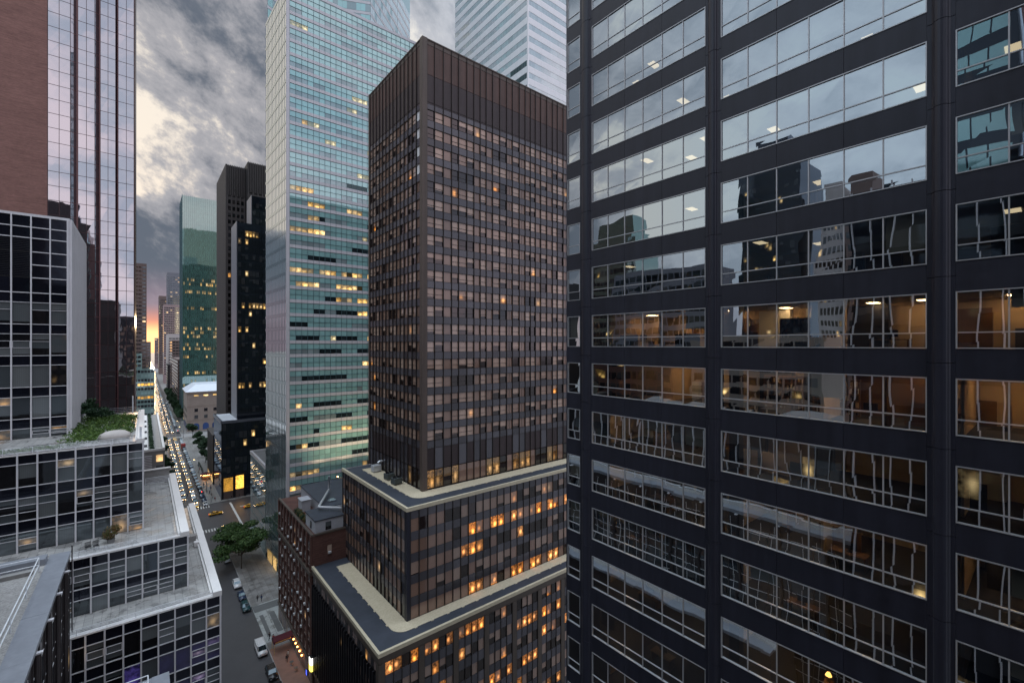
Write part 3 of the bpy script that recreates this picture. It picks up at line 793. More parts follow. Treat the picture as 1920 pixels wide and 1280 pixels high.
# ------------------------------------------------------------------ roof plant on the upper podium
def hvac(x, y, z, kind, label):
    t = thing('roof_fan_unit' if kind else 'roof_air_handler', label, 'rooftop unit', (x, y, z), .1)
    if kind:
        mb = MB(); mb.box(-.85, -.8, .25, .85, .8, 1.35); mb.build('casing', M['hvac_green'], t, bevel=.05)
        for sx_ in (-.45, .45):
            mb = MB(); mb.lathe((sx_, 0, 1.35), [(.36, 0), (.38, .22), (.32, .22), (.30, .05), (.05, .05), (.0, .1)], 16); mb.build('fan', M['black_plastic'], t)
        mb = MB()
        for a in (-.7, .7):
            for b in (-.65, .65): mb.box(a-.06, b-.06, 0, a+.06, b+.06, .25)
        mb.build('feet', M['steel'], t)
    else:
        mb = MB(); mb.box(-.9, -.7, .2, .9, .7, 1.5); mb.build('casing', M['duct'], t, bevel=.06)
        mb = MB(); mb.tube([(.5, 0, 1.45), (.5, 0, 1.9), (.9, 0, 2.1), (1.5, 0, 2.1)], .25, 10); mb.build('duct', M['duct'], t)
        mb = MB(); mb.box(-.8, -.6, 0, .8, .6, .2); mb.build('base', M['steel'], t)
hvac(39.6, 95.5, 44., 0, 'silver rooftop air handler farthest along the ledge beside the brown tower')
hvac(39.4, 88.2, 44., 1, 'dark green fan unit in the middle of the ledge beside the brown tower')
hvac(39.2, 84.3, 44., 1, 'dark green fan unit nearest the corner of the brown tower')

# ------------------------------------------------------------------ red brick building with window air conditioners
root = thing('brick_building', 'dark red brick building dotted with small white window units, beside the brown podium', 'building', (0, 0, 0))
F = Face((27.4, 130.), (27.4, 100.1))
mb = MB(); mb.box(27.55, 100.1, .15, 60, 130., 31.4, 0); mb.build('wall', M['brick2'], root)
mb = MB(); F.box(mb, 0, 29.9, 23.2, 23.9, -.1, .45, 0); F.box(mb, 0, 29.9, 4.2, 4.7, -.1, .3, 0); F.box(mb, 0, 29.9, 31.4, 31.75, -.4, .12, 0)
mb.build('cornice', M['granite'], root); mb = MB(); mb.box(28, 99.95, 31.4, 60, 100.5, 31.75); mb.build('coping', M['granite'], root)
mb = MB()
for k in range(11):
    a = .5+k*2.9
    F.box(mb, a-.45, a+.45, 24., 31.4, -.1, .22); F.box(mb, a-.45, a+.45, 4.8, 23.15, -.1, .1)
mb.build('pilaster', M['brick2'], root)
ac_list = []
for fl in range(8):
    z0 = 5.6+3.15*fl if fl < 6 else 25.0+3.1*(fl-6)
    for k in range(10):
        a = 1.95+k*2.9
        w_ = MB(); F.box(w_, a-.6, a-.54, z0, z0+1.7, -.1, .06, 0); F.box(w_, a+.54, a+.6, z0, z0+1.7, -.1, .06, 0)
        F.box(w_, a-.54, a+.54, z0+.82, z0+.88, -.1, .05, 0); F.box(w_, a-.66, a+.66, z0-.12, z0, -.1, .12, 0)
        F.quad(w_, a-.54, a+.54, z0, z0+1.7, .02, 1)
        w_.build('window', [M['far_brown'], M['podium_side_window']], root)
        if random.random() < .32: ac_list.append((F.p(a, .06, z0+.02), fl, k))
mb = MB(); F.box(mb, 0, 29.9, .15, 4.1, -.1, .08, 0)
for k in range(7): F.quad(mb, 1.2+k*4.2, 4.3+k*4.2, .4, 3.4, .1, 1)
mb.build('shop_front', [M['limestone'], M['podium_side_window']], root)
mb = MB()
mb.box(28.3, 100.7, 31.4, 34.2, 108., 34.2, 0); mb.box(32.6, 108., 31.4, 60, 129, 34.0, 0); mb.box(29.6, 116.5, 31.4, 31.6, 119.5, 34., 0)
for z in [31.5+.22*k for k in range(12)]:
    mb.box(28.28, 100.68, z, 34.22, 108., z+.02, 0)
mb.box(28.1, 100.5, 34.2, 34.4, 108.2, 34.42, 1); mb.box(32.4, 108.2, 34.0, 60, 129.2, 34.2, 1)
mb.box(30.4, 100.62, 31.9, 31.6, 100.7, 33.6, 2); mb.box(28.2, 103.4, 31.9, 28.3, 104.3, 33.4, 2)
pent = mb.build('penthouse', [M['clapboard'], M['navy_roof'], M['block_window']], root)
mb = MB(); mb.box(29.4, 116.3, 34., 31.8, 119.7, 34.12); mb.build('roof', M['clapboard'], pent)
mb = MB(); mb.box(30.6, 100.02, 26.8, 31.5, 100.1, 28.7, 0); mb.build('window', M['podium_side_window'], root)
def ac_unit(p, fl, k):
    m = MB(); m.box(-.34, -.29, 0, 0, .29, .38, 0)
    for j in range(5): m.box(-.355, -.25, .05+.065*j, -.34, .25, .075+.065*j, 1)
    m.box(-.3, -.36, -.05, 0, .36, 0, 1)
    return m
proto = None
ordn = ['lowest', 'second', 'third', 'fourth', 'fifth', 'sixth', 'seventh', 'top']
colw = ['far left', 'second left', 'third left', 'fourth left', 'left of middle', 'right of middle', 'fourth from the right', 'third from the right', 'next to last on the right', 'far right']
for (p, fl, k) in ac_list:
    if proto is None:
        proto = ac_unit(p, fl, k).build('window_air_conditioner', [M['ac_white'], M['steel']]); o = proto
    else:
        o = proto.copy(); C.objects.link(o)
    o.location = p
    tag(o, 'white window unit on the brick wall, %s storey, %s column' % (ordn[fl], colw[k]), 'air conditioner', 'white window units on the brick building')
o = proto.copy(); C.objects.link(o); o.location = (31.05, 100.02, 27.0); o.rotation_euler = (0, 0, R(90))
tag(o, 'white window unit alone on the plain brick gable above the podium roof', 'air conditioner', 'white window units on the brick building')
t = thing('duct_pipe', 'long bent pale metal duct pipe lying across the dark roof of the brick building', 'pipe', (34, 104, 34.4))
t.location = (0, 0, 0)
mb = MB(); mb.tube([(34.5, 102.6, 35.2), (30.9, 106.1, 35.2), (30.7, 106.5, 35.2), (30.9, 107., 35.2), (36.2, 117.3, 35.2), (36.4, 117.6, 35.4), (36.4, 117.6, 38.5)], .27, 12); mb.build('pipe', M['duct'], t, True)
for q in ((32.5, 104.5), (33.5, 112.)):
    mb = MB(); mb.tube([(q[0], q[1], 34.2), (q[0], q[1], 35.1)], .06, 6); mb.build('support', M['steel'], t)
for q, lab in (((35.2, 111.5), 'low grey skylight dome left of the bent pipe on the dark roof'), ((38.5, 109.5), 'low grey skylight dome right of the bent pipe on the dark roof')):
    t = thing('roof_skylight', lab, 'skylight', (q[0], q[1], 34.21))
    mb = MB(); mb.box(-.9, -.6, 0, .9, .6, .25); mb.build('kerb_frame', M['steel'], t)
    mb = MB(); mb.hexa([(-.85, -.55, .25), (.85, -.55, .25), (.85, .55, .25), (-.85, .55, .25), (-.4, -.15, .6), (.4, -.15, .6), (.4, .15, .6), (-.4, .15, .6)]); mb.build('dome', M['teal_grey'], t)

# ------------------------------------------------------------------ teal glass tower
root = thing('teal_tower', 'teal glass office tower with pale bands, behind the brown tower', 'building', (0, 0, 0))
foot = [(33, 146.8), (84, 146.8), (84, 171), (31.9, 171)]
mb = MB(); mb.prism([(33.3, 147.1), (83.7, 147.1), (83.7, 170.8), (32.2, 170.8)], 0, 179.5); mb.build('wall', M['teal_grey'], root)
Fs = Face((33, 146.8), (84, 146.8)); Fw = Face((31.9, 171), (33, 146.8))
TP = 4.14; NT = 37; ZB = 180-TP*NT
cols = steps(.9, 50.5, 1.74)
cat_rows = []
for r in range(NT):
    zz = ZB+TP*r
    if zz > 140: p = (.62, .34, .02, .0, .02)
    elif zz > 112: p = (.60, .30, .04, .02, .04)
    elif zz > 92: p = (.50, .24, .18, .05, .03)
    elif zz > 74: p = (.42, .18, .16, .16, .08)
    else: p = (.42, .14, .34, .06, .04)
    cat_rows.append(runs(p, (1, 4)))
for r in (20, 19): pass
lit_row = int((96-ZB)/TP)
cat_rows[lit_row] = [3, 3, 3, 3, 0, 3, 3, 3, 0, 3, 3, 3, 3, 0]*6
mats = [M['teal_pane'], M['teal_grey'], M['teal_dark'], M['teal_lit'], M['teal_lit_soft']]
for r in range(NT):
    zz = ZB+TP*r; mb = MB()
    for c in range(len(cols)-1):
        Fs.quad(mb, cols[c]+.04, cols[c+1]-.04, zz+2.45, zz+3.98, -.08, 0)
        Fs.quad(mb, cols[c]+.04, cols[c+1]-.04, zz+1.0, zz+2.38, -.08, cat_rows[r][c])
    mb.build('window', mats, root)
sp = MB(); mu = MB()
for r in range(NT+1):
    sp = MB(); Fs.box(sp, .86, 50.9, ZB+TP*r-.02, ZB+TP*r+.95, -.3, .03); sp.build('spandrel', M['lilac_spandrel'], root)
posts(mu, Fs, cols, ZB, 180, .07, -.3, .05); [Fs.box(mu, .9, 50.5, ZB+TP*r+2.38, ZB+TP*r+2.45, -.3, .02) for r in range(NT)]
mu.build('mullion', M['teal_mullion'], root)
mb = MB(); Fs.box(mb, -.02, .85, 0, 180.6, -.5, .1); Fs.box(mb, .86, 51, 180.05, 180.6, -.5, .08); mb.build('corner_pier', M['lilac_spandrel'], root)
colw_ = steps(.6, 23.6, 1.7)
NW = 43
for r in range(NW):
    zz = 180-TP*(r+1); mb = MB()
    for c in range(len(colw_)-1): Fw.quad(mb, colw_[c]+.03, colw_[c+1]-.03, zz+.95, zz+4.1, -.06, 0)
    mb.build('window', [M['teal_side']], root)
for r in range(NW+1):
    sp = MB(); Fw.box(sp, .1, 24.1, 180-TP*r-.02, 180-TP*r+.9, -.3, .0); sp.build('spandrel', M['teal_side_span'], root)
sp = MB(); posts(sp, Fw, colw_, 0, 180.5, .03, -.3, .02); sp.build('mullion', M['teal_side_span'], root)
mb = MB(); mb.prism([(32, 171.1), (84, 171.1), (84, 199), (32, 199)], 0, 30.2); mb.build('wing', M['teal_grey'], root)
Fx = Face((32, 199), (32, 171.1))
bands(root, Fx, [(z, z+3.4) for z in (5, 9, 13, 17, 21, 25)], steps(.2, 27.6, 1.8), lambda r, c: 0, [M['teal_side']], .05, .04)
mb = MB(); mb.box(32.5, 171.2, 30.2, 83.5, 198.5, 30.5); mb.build('wing_roof', M['roof_grey'], root)
mb = MB(); mb.box(31.8, 171.1, 29.6, 32.49, 199.2, 30.9); mb.box(32.5, 198.51, 29.6, 84, 199.2, 30.9); mb.build('parapet', M['lilac_spandrel'], root)
mb = MB(); Fw.quad(mb, 3, 9, .2, 3.9, .08, 0); Fw.quad(mb, 10, 14, .2, 3.9, .08, 0); mb.build('entrance', M['lit_shop'], root)
for i, (x, lab) in enumerate(((44.5, 'floodlight nearest the brick roof, washing the foot of the teal tower'), (53., 'middle floodlight washing the foot of the teal tower'), (62., 'right hand floodlight half hidden by the brown tower'))):
    t = thing('floodlight', lab, 'lamp', (x, 136., 32.6), 0, 'floodlights on the brick roof')
    mb = MB(); mb.tube([(0, 0, -32.5), (0, 0, 0)], .12, 8); mb.build('pole', M['steel'], t)
    mb = MB(); mb.box(-.35, -.1, 0, .35, .25, .45); mb.build('casing', M['steel'], t)
    mb = MB(); mb.box(-.3, .26, .05, .3, .28, .42); mb.box(-.12, -.14, .1, .12, -.11, .35); mb.build('lens', M['warm_lamp'], t)
    l = bpy.data.lights.new('floodlight_lamp', 'SPOT'); l.energy = 3600; l.color = (1., .80, .48); l.spot_size = R(130); l.spot_blend = 1.; l.shadow_soft_size = .3
    lo = bpy.data.objects.new('floodlight_lamp', l); C.objects.link(lo); lo.parent = t; lo.location = (0, .5, .3)
    lo.rotation_euler = Vector((-.05, -.45, -.89)).to_track_quat('Z', 'Y').to_euler()
# taller rear volume with folded faces
poly = [(33, 173.5), (50, 180), (68.4, 170.6), (87.4, 187), (98.5, 197), (98.5, 232), (45, 232)]
mb = MB(); mb.prism(poly, 179, 244); mb.prism([(60, 172), (84, 172), (98.5, 197), (98.5, 232), (60, 232)], 0, 179); mb.build('rear_volume', M['teal_grey'], root)
for i, (a, b) in enumerate(((poly[0], poly[1]), (poly[1], poly[2]), (poly[2], poly[3]), (poly[3], poly[4]))):
    F = Face(a, b); cs = steps(.1, F.L-.1, 1.74)
    rows = [(180+TP*r+1.2, 180+TP*(r+1)-.1) for r in range(12)]
    mm = [M['teal_pane'], M['teal_grey']] if i < 3 else [M['teal_side'], M['teal_side']]
    if i == 2: mm = [M['teal_side'], M['teal_grey']]
    bands(root, F, rows, cs, lambda r, c: 0 if random.random() < .8 else 1, mm, .05, .04)
    for r in range(12):
        sp = MB(); F.box(sp, 0, F.L, 180+TP*r+.05, 180+TP*r+1.1, -.1, .09); sp.build('spandrel', M['lilac_spandrel'], root)

# ------------------------------------------------------------------ silver striped tower
root = thing('silver_tower', 'white and silver tower with thin horizontal stripes, rising behind the brown tower', 'building', (0, 0, 0))
core(root, 99.6, 112.8, 146, 158., 0, 250, M['silver'])
Fw = Face((99.3, 158.2), (99.3, 112.5)); Fs = Face((99.3, 112.5), (146, 112.5))
rows = [(110+4.1*k+2.2, 110+4.1*(k+1)) for k in range(30)]
for F in (Fw, Fs):
    cs = steps(.25, F.L-.25, 1.5)
    def chs(r, c):
        zz = rows[r][0]
        if F is Fw and 150 < zz < 168 and cs[c] > F.L-9.5: return 1
        return 0
    bands(root, F, rows, cs, chs, [M['silver_glass'], M['silver_dark']], -.04, .03)
    for k in range(31):
        z0 = 110+4.1*k; sp = MB()
        for c in range(0, len(cs)-1, 2): F.box(sp, cs[c]+.012, cs[min(c+2, len(cs)-1)]-.012, z0+.01, z0+2.19, -.2, .03)
        sp.build('spandrel', M['silver'], root)
mb = MB(); mb.box(99.2, 112.4, 0, 99.7, 112.9, 250); mb.build('corner_trim', M['silver'], root)

# ------------------------------------------------------------------ left: brick and mirror glass tower
root = thing('mirror_glass_tower', 'tall rose mirror glass tower with a windowless red brick flank, left edge of the view', 'building', (0, 0, 0))
yb = 176.6
core(root, -60, yb, -20.6, 215, 0, 205, M['red_brick'])
core(root, -20.59, yb+1.3, -2.4, 212, 0, 204.5, M['rose_mullion'], 'glass_core')
F = Face((-20.5, yb), (-2.25, yb))
gb = [(0, 4.45), (6.0, 9.5), (10.7, 14.0), (14.6, 18.25)]
rows = [(4*k, 4*k+3.94) for k in range(5, 51)]
for r in rows:
    mb = MB()
    for a0, a1 in gb:
        cs = steps(a0, a1, 1.8)
        for c in range(len(cs)-1):
            e = [random.uniform(-.004, .004) for _ in range(4)]
            mb.quad(F.p(cs[c]+.05, e[0], r[0]+.05), F.p(cs[c+1]-.05, e[1], r[0]+.05), F.p(cs[c+1]-.05, e[2], r[1]), F.p(cs[c]+.05, e[3], r[1]))
    mb.build('window', [M['rose_glass']], root)
mu = MB()
for a0, a1 in gb:
    cs = steps(a0, a1, 1.8); posts(mu, F, cs, 0, 204, .11, -.3, .05)
    for r in rows: F.box(mu, a0, a1, r[1]-.02, r[1]+.08, -.3, .03)
    F.box(mu, a0, a1, 0, 19.9, -.3, -.01)
mu.build('mullion', M['rose_mullion'], root)
for (a0, a1) in ((4.45, 6.0), (9.5, 10.7), (14.0, 14.6)):
    mb = MB(); am = a0+(a1-a0)*.72
    for r in rows:
        mb.quad(F.p(a0+.06, -.02, r[0]+.1), F.p(am, -.7, r[0]+.1), F.p(am, -.7, r[1]), F.p(a0+.06, -.02, r[1]), 1)
        mb.quad(F.p(a0+.06, -.02, r[0]-.06), F.p(am, -.7, r[0]-.06), F.p(am, -.7, r[0]+.1), F.p(a0+.06, -.02, r[0]+.1), 0)
    mb.hexa([F.p(am, -.7, 0), F.p(a1, -.7, 0), F.p(a1, -.75, 0), F.p(am, -.75, 0), F.p(am, -.7, 204), F.p(a1, -.7, 204), F.p(a1, -.75, 204), F.p(am, -.75, 204)], 0)
    F.box(mb, a1-.16, a1-.03, 0, 204, -.7, .06, 0)
    mb.build('recessed_strip', [M['rose_pier'], mirror_glass('dim rose glass', (.07, .06, .07), .55, (.7, .68, .75), .02, .02, .25) if 'dim' not in M else M['dim']], root)
mb = MB(); mb.box(-2.4, yb-.1, 0, -2.15, 212, 205); mb.build('edge_trim', M['rose_mullion'], root)

# ------------------------------------------------------------------ left: stepped office block of black glass and white mullions
root = thing('stepped_office_block', 'stepped office block of black glass and white mullions with terraces, left of the street', 'building', (0, 0, 0))
def block_face(y, x0, x1, ztop, nfl, pit, sph, bay, zbot, purple=None, mech=0.):
    F = Face((x0, y), (x1, y)); L = x1-x0
    nb = round(L/bay); cs = [L-bay*(nb-i) for i in range(nb+1)]; cs[0] = 0.
    mu = MB(); posts(mu, F, cs[1:-1], zbot, ztop, .15, -.15, .12); F.box(mu, L-.18, L, zbot, ztop, -.15, .14); F.box(mu, 0, .12, zbot, ztop, -.15, .1)
    sp = MB(); z = ztop-mech
    if mech:
        hs = [0, 1.5, 3.0, 4.9, 6.7, 8.5, mech]
        for c in range(nb):
            for i in range(len(hs)-1):
                F.quad(sp, cs[c]+.09, cs[c+1]-.09, ztop-hs[i+1]+.05, ztop-hs[i]-.05, -.05, 0)
            for h in hs[1:]:
                if not (c < nb-2 and 3.0 < h < mech-2): F.box(mu, cs[c], cs[c+1], ztop-h-.06, ztop-h+.06, -.12, .05)
            if c < nb-2:
                for q in range(22): F.box(mu, cs[c]+.1, cs[c+1]-.1, ztop-8.4+.24*q, ztop-8.4+.24*q+.05, -.04, .0, 1)
    if sp.f: sp.build('louver_panel', [M['black_glass'], M['black_plastic']], root)
    for f in range(nfl):
        zs = z-f*pit; sp = MB()
        F.box(mu, 0, L, zs-sph-.035, zs-sph+.035, -.13, .06); F.box(mu, 0, L, zs-.04, zs+.04, -.13, .06)
        for c in range(nb):
            F.quad(sp, cs[c]+.09, cs[c+1]-.09, zs-sph+.05, zs-.06, -.04, 0)
            a0, a1, z0, z1 = cs[c]+.09, cs[c+1]-.09, zs-pit+.06, zs-sph-.05
            if z1 < zbot+.8: continue
            z0 = max(z0, zbot+.1)
            w_ = MB(); h = z1-z0; ty = random.choices((0, 1, 2, 3), (.42, .32, .20, .06))[0]
            cuts = {0: [], 1: [.36, .68], 2: [.66], 3: [.3, .45, .75]}[ty]
            ks = [0]+cuts+[1]
            pm = 2 if (purple and purple(f, c, nb)) else 1
            for i in range(len(ks)-1):
                F.quad(w_, a0, a1, z0+h*ks[i], z0+h*ks[i+1], -.06, pm if random.random() < .8 else 1)
            for q in cuts: F.box(w_, a0, a1, z0+h*q-.025, z0+h*q+.025, -.10, .03, 0)
            if cuts and random.random() < .5:
                for aa in (a0, a1-.06): F.box(w_, aa, aa+.06, z0+h*cuts[0], z0+h*cuts[-1], -.1, .03, 0)
            w_.build('window', [M['white_metal'], M['block_window'], M['purple_window']], root)
        sp.build('spandrel', M['black_glass'], root)
    mu.build('mullion', [M['white_metal'], M['black_plastic']], root)
def rail(F, a0, a1, z, n=4, h=.75, name='railing', parent=None, mat='white_rail', d=-.1, r=.028, every=2.2):
    mb = MB()
    for i in range(n):
        zz = z+h*(i+1)/n
        mb.tube([F.p(a0, d, zz), F.p(a1, d, zz)], r, 6)
    for a in steps(a0, a1, every): mb.tube([F.p(a, d, z), F.p(a, d, z+h)], r*1.1, 6)
    return mb.build(name, M[mat], parent)
# A lowest, B, C, D highest
YA, YB, YC, YD = 66.7, 71.8, 78.3, 90.5
ZA, ZBb, ZC, ZD = 41.2, 47.8, 59.4, 89.8
core(root, -45, YA+.1, 7.4, 107, .15, ZA-.7, M['black_plastic'])
core(root, -45, YB+.1, 4.4, 106, ZA-.7, ZBb-.7, M['black_plastic'])
core(root, -45, YC+.1, -.1, 113, ZBb-.7, ZC-.5, M['black_plastic'])
core(root, -45, YD+.1, -8.6, 112, ZC-.5, ZD, M['black_plastic'])
block_face(YA, -6.1, 7.5, ZA-.55, 3, 3.8, 1.25, 1.55, 28., lambda f, c, nb: f >= 1 and c > nb-6+f*-1)
block_face(YB, -8.2, 4.5, ZBb-.45, 2, 3.65, 1.25, 1.55, ZA-.6)
block_face(YC, -17., 0., ZC-.3, 3, 4.05, 1.35, 1.66, ZBb-.6)
block_face(YD, -20., -8.4, ZD, 5, 4.36, 1.35, 1.86, ZC-.4, None, 10.6)
# side of the top block: close white fins
F = Face((-8.4, YD), (-8.4, 112)); mb = MB()
F.box(mb, 0, 21.5, ZC-.4, ZD+.1, -.2, -.02, 0)
posts(mb, F, steps(.1, 21.4, .72), ZC-.4, ZD+.1, .16, -.1, .34, 1)
for k in range(8): F.box(mb, 0, 21.5, ZC+3.6*k, ZC+3.6*k+.12, -.1, .2, 1)
mb.build('finned_side', [M['fin_grey'], M['white_metal']], root)
mb = MB(); mb.box(-20, YD-.08, ZD+.0, -8.3, YD+.5, ZD+.35); mb.box(-8.9, YD+.51, ZD, -8.1, 112, ZD+.35); mb.build('coping', M['white_metal'], root)
# roof decks, copings, rails
mb = MB(); mb.box(-30, YA+.5, ZA-.7, 6.6, 106.5, ZA-.55); mb.build('terrace_deck', M['wet_paver'], root)
mb = MB(); mb.box(-30, YB+.5, ZBb-.7, 3.7, 105.8, ZBb-.55); mb.build('terrace_deck', M['wet_paver'], root)
mb = MB(); mb.box(-30, YC+.5, ZC-.5, -.7, 112.8, ZC-.35); mb.build('terrace_deck', M['wet_paver'], root)
for (x, y, y1, z, w_) in ((7.5, YA, 107, ZA, .85), (4.5, YB, 106, ZBb, .85), (0., YC, 113, ZC, .7)):
    mb = MB(); mb.box(x-w_, y-.12, z-.6, x+.06, y1, z+.02)
    mb.box(x-w_-.25, y+.6, z-.55, x-w_-.02, y1-.5, z-.25)
    mb.build('coping', M['white_roof'], root)
    F = Face((-30 if z < 42 else -20, y), (x-w_, y)); L = F.L
    mb = MB(); F.box(mb, 0, L, z-.6, z-.42, -.6, .1); mb.build('coping', M['white_roof'], root)
    rail(F, 0, L-.05, z-.42, 5, .72, 'railing', root, 'white_rail', -.0, .024, 2.4)
mb = MB(); mb.box(-2., 103.5, ZBb-.55, 3.6, 103.9, ZBb+1.6, 0); mb.box(-2, 103.3, ZBb+1.6, 3.8, 104.1, ZBb+1.75, 1); mb.build('terrace_wall', [M['cement'], M['white_roof']], root)
F = Face((-2, 101.5), (3.6, 101.5)); rail(F, 2.2, 5.5, ZBb-.5, 5, 1.2, 'railing', root)
mb = MB(); mb.box(4.7, 87.5, ZA-.55, 6.5, 88.7, ZA+.3, 0); mb.box(4.6, 87.4, ZA+.3, 5.6, 88.8, ZA+.42, 1); mb.box(6., 84.8, ZA-.5, 6.6, 85.6, ZA+.15, 1); mb.build('terrace_wall', [M['cement'], M['white_roof']], root)
mb = MB(); mb.tube([(-.35, YC+.3, ZC), (-.35, YC+.3, ZC+1.6)], .12, 8); mb.tube([(-1.6, 108, ZC), (-1.6, 108, ZC+3.2)], .1, 8); mb.build('roof_post', M['white_rail'], root)
rail(Face((-10, 110), (-.5, 110)), 0, 9.5, ZC-.3, 4, 1.2, 'railing', root, 'steel')

# planting on the highest terrace
def leaves(mb, c, rad, n, size, rnd, hollow=.35, up=0.3):
    for _ in range(n):
        while True:
            v = Vector((rnd.uniform(-1, 1), rnd.uniform(-1, 1), rnd.uniform(-1, 1)))
            if hollow < v.length < 1: break
        p = Vector(c)+Vector((v.x*rad[0], v.y*rad[1], v.z*rad[2]))
        nrm = (v+Vector((rnd.uniform(-1, 1), rnd.uniform(-1, 1), rnd.uniform(-.4, 1.2)))).normalized()
        a = nrm.cross(Vector((rnd.uniform(-1, 1), rnd.uniform(-1, 1), rnd.uniform(-1, 1)))).normalized(); b = nrm.cross(a)
        s = size*rnd.uniform(.6, 1.3)
        mb.quad(p-a*s-b*s*.6, p+a*s-b*s*.6, p+a*s+b*s*.6, p-a*s+b*s*.6)
rg = random.Random(3)
mb = MB()
for i in range(260):
    y = rg.uniform(81, 108); x = rg.uniform(-8.2, -1.6)
    if y < 84 and x > -4.5: continue
    leaves(mb, (x, y, ZC-.2), (.9, .9, rg.uniform(.3, .95)), 40, .11, rg, 0.)
for i in range(40): leaves(mb, (rg.uniform(-13.5, -8.5), rg.uniform(79.3, 81), ZC-.25), (.8, .6, .2), 24, .1, rg, 0.)
tag(mb.build('ground_cover', M['leaf_garden']), kind='stuff')
def bush(name, label, cat, p, crown, trunk_h, mats, n, size, group=None, pot=None, seed=1):
    t = thing(name, label, cat, p, 0, group); rr = random.Random(seed)
    mb = MB()
    for (c, rad) in crown: leaves(mb, c, rad, int(n*rad[0]*rad[1]*rad[2]+60), size, rr)
    mb.build('foliage', mats, t)
    mb = MB(); mb.tube([(0, 0, 0), (0, 0, trunk_h)], [.07, .03], 6)
    for (c, rad) in crown: mb.tube([(0, 0, trunk_h*.5), c], [.04, .015], 5)
    mb.build('stem', M['bark'], t)
    if pot: mb = MB(); mb.lathe((0, 0, 0), [(.001, 0), (.32, 0), (.42, .5), (.38, .5), (.36, .42), (0, .42)], 12); mb.build('pot', M['terracotta'], t)
    return t
bush('conifer', 'dark spreading conifer at the far corner of the roof garden', 'tree', (-6.9, 103.5, ZC-.35), [((0, 0, 1.9), (2.4, 2., .55)), ((-.6, .3, 2.8), (1.6, 1.4, .5)), ((1.2, 0, 1.2), (2., 1.6, .45)), ((0, .2, 3.5), (.8, .8, .4))], 3.4, M['leaf_dark'], 260, .14)
bush('roof_shrub', 'small clipped shrub beside the railing at the right of the roof garden', 'shrub', (-1.7, 100.5, ZC-.35), [((0, 0, .6), (1., 1.2, .55))], .5, M['leaf_garden'], 300, .1, seed=4)
bush('potted_shrub', 'bushy potted shrub with reddish leaves standing on the white terrace by the railing', 'potted plant', (-3.2, 75.2, ZBb-.55), [((0, 0, 1.35), (.85, .8, .8)), ((.45, 0, 1.7), (.6, .6, .5)), ((-.3, .1, .9), (.7, .6, .5))], 1.3, M['leaf_autumn'], 700, .075, pot=1, seed=5)
t = thing('boulder', 'pale rounded boulder behind the rail of the roof garden', 'rock', (-3.1, 82.3, ZC-.35))
mb = MB(); pr = [(.01, 0), (1.35, 0), (1.5, .35), (1.35, .75), (.9, 1.05), (.35, 1.18), (.01, 1.2)]
mb.lathe((0, 0, 0), pr, 18); rb = random.Random(8)
mb.v = [(x*1.15+rb.uniform(-.05, .05), y*.8+rb.uniform(-.05, .05), z+rb.uniform(-.04, .04)) for x, y, z in mb.v]
mb.build('rock', M['rock'], t, True)
for q, lab in (((-5.2, 74.1), 'left of two dark garden chairs on the white terrace'), ((-4.5, 74.0), 'right of two dark garden chairs, nearer the potted shrub')):
    t = thing('garden_chair', lab, 'chair', (q[0], q[1], ZBb-.55), .3, 'dark chairs on the terrace')
    mb = MB(); mb.box(-.25, -.25, .42, .25, .25, .46); mb.build('seat', M['black_plastic'], t)
    mb = MB(); [mb.box(-.25+.1*i, .22, .46, -.2+.1*i, .25, .95) for i in range(6)]; mb.box(-.25, .22, .92, .3, .25, .97); mb.build('backrest', M['black_plastic'], t)
    for a in (-.22, .22):
        for b in (-.22, .22): mb = MB(); mb.box(a-.02, b-.02, 0, a+.02, b+.02, .42); mb.build('leg', M['black_plastic'], t)

# ------------------------------------------------------------------ near left: gravel roof with a grey coping and rail
root = thing('gravel_roof_building', 'dark ribbed building with a gravel roof and grey metal coping, bottom left corner', 'building', (0, 0, 0))
ZE = 50.2; XE = -6.1
core(root, -40, 14, XE-.25, 66.55, 0, ZE-.75, M['dark_rib'])
F = Face((XE, 14), (XE, 66.5))
mb = MB(); F.box(mb, 0, 52.5, 20, ZE-.1, -.24, -.02, 0)
for k in range(22):
    a = .6+k*2.5
    F.box(mb, a+1.15, a+1.25, 20, ZE-.1, -.02, .08, 0)
mb.build('side_panel', M['dark_rib'], root)
cs = steps(.4, 52.1, 1.67)
for k in range(6):
    mb = MB(); z0 = ZE-4.6-3.8*k
    for c in range(len(cs)-1): F.quad(mb, cs[c]+.06, cs[c+1]-.06, z0, z0+2.4, .0)
    mb.build('window', M['black_win'], root)
mb = MB(); posts(mb, F, cs, 24, ZE-1, .06, -.02, .012)
for k in range(7): F.box(mb, 0, 52.5, ZE-2.2-3.8*k, ZE-2.12-3.8*k, -.02, .012); F.box(mb, 0, 52.5, ZE-4.68-3.8*k, ZE-4.6-3.8*k, -.02, .012)
mb.build('mullion', M['fin_grey'], root)
core(root, -40, 14.2, -11.6, 61.5, ZE-.5, 59, M['dark_rib'], 'rear_wing')
FW_ = Face((-11.6, 14.2), (-11.6, 61.5)); cs = steps(.4, 46.9, 1.67)
for k in range(2):
    mb = MB(); z0 = ZE+.9+3.9*k
    for c in range(len(cs)-1): FW_.quad(mb, cs[c]+.06, cs[c+1]-.06, z0, z0+2.5, .03)
    mb.build('window', M['black_win'], root)
mb = MB(); posts(mb, FW_, cs, ZE, 59.1, .09, 0, .28); mb.build('fin', M['white_metal'], root)
mb = MB(); mb.box(-39.5, 14.5, 59, -12, 61, 59.1); mb.build('wing_roof', M['roof_grey'], root)
mb = MB()
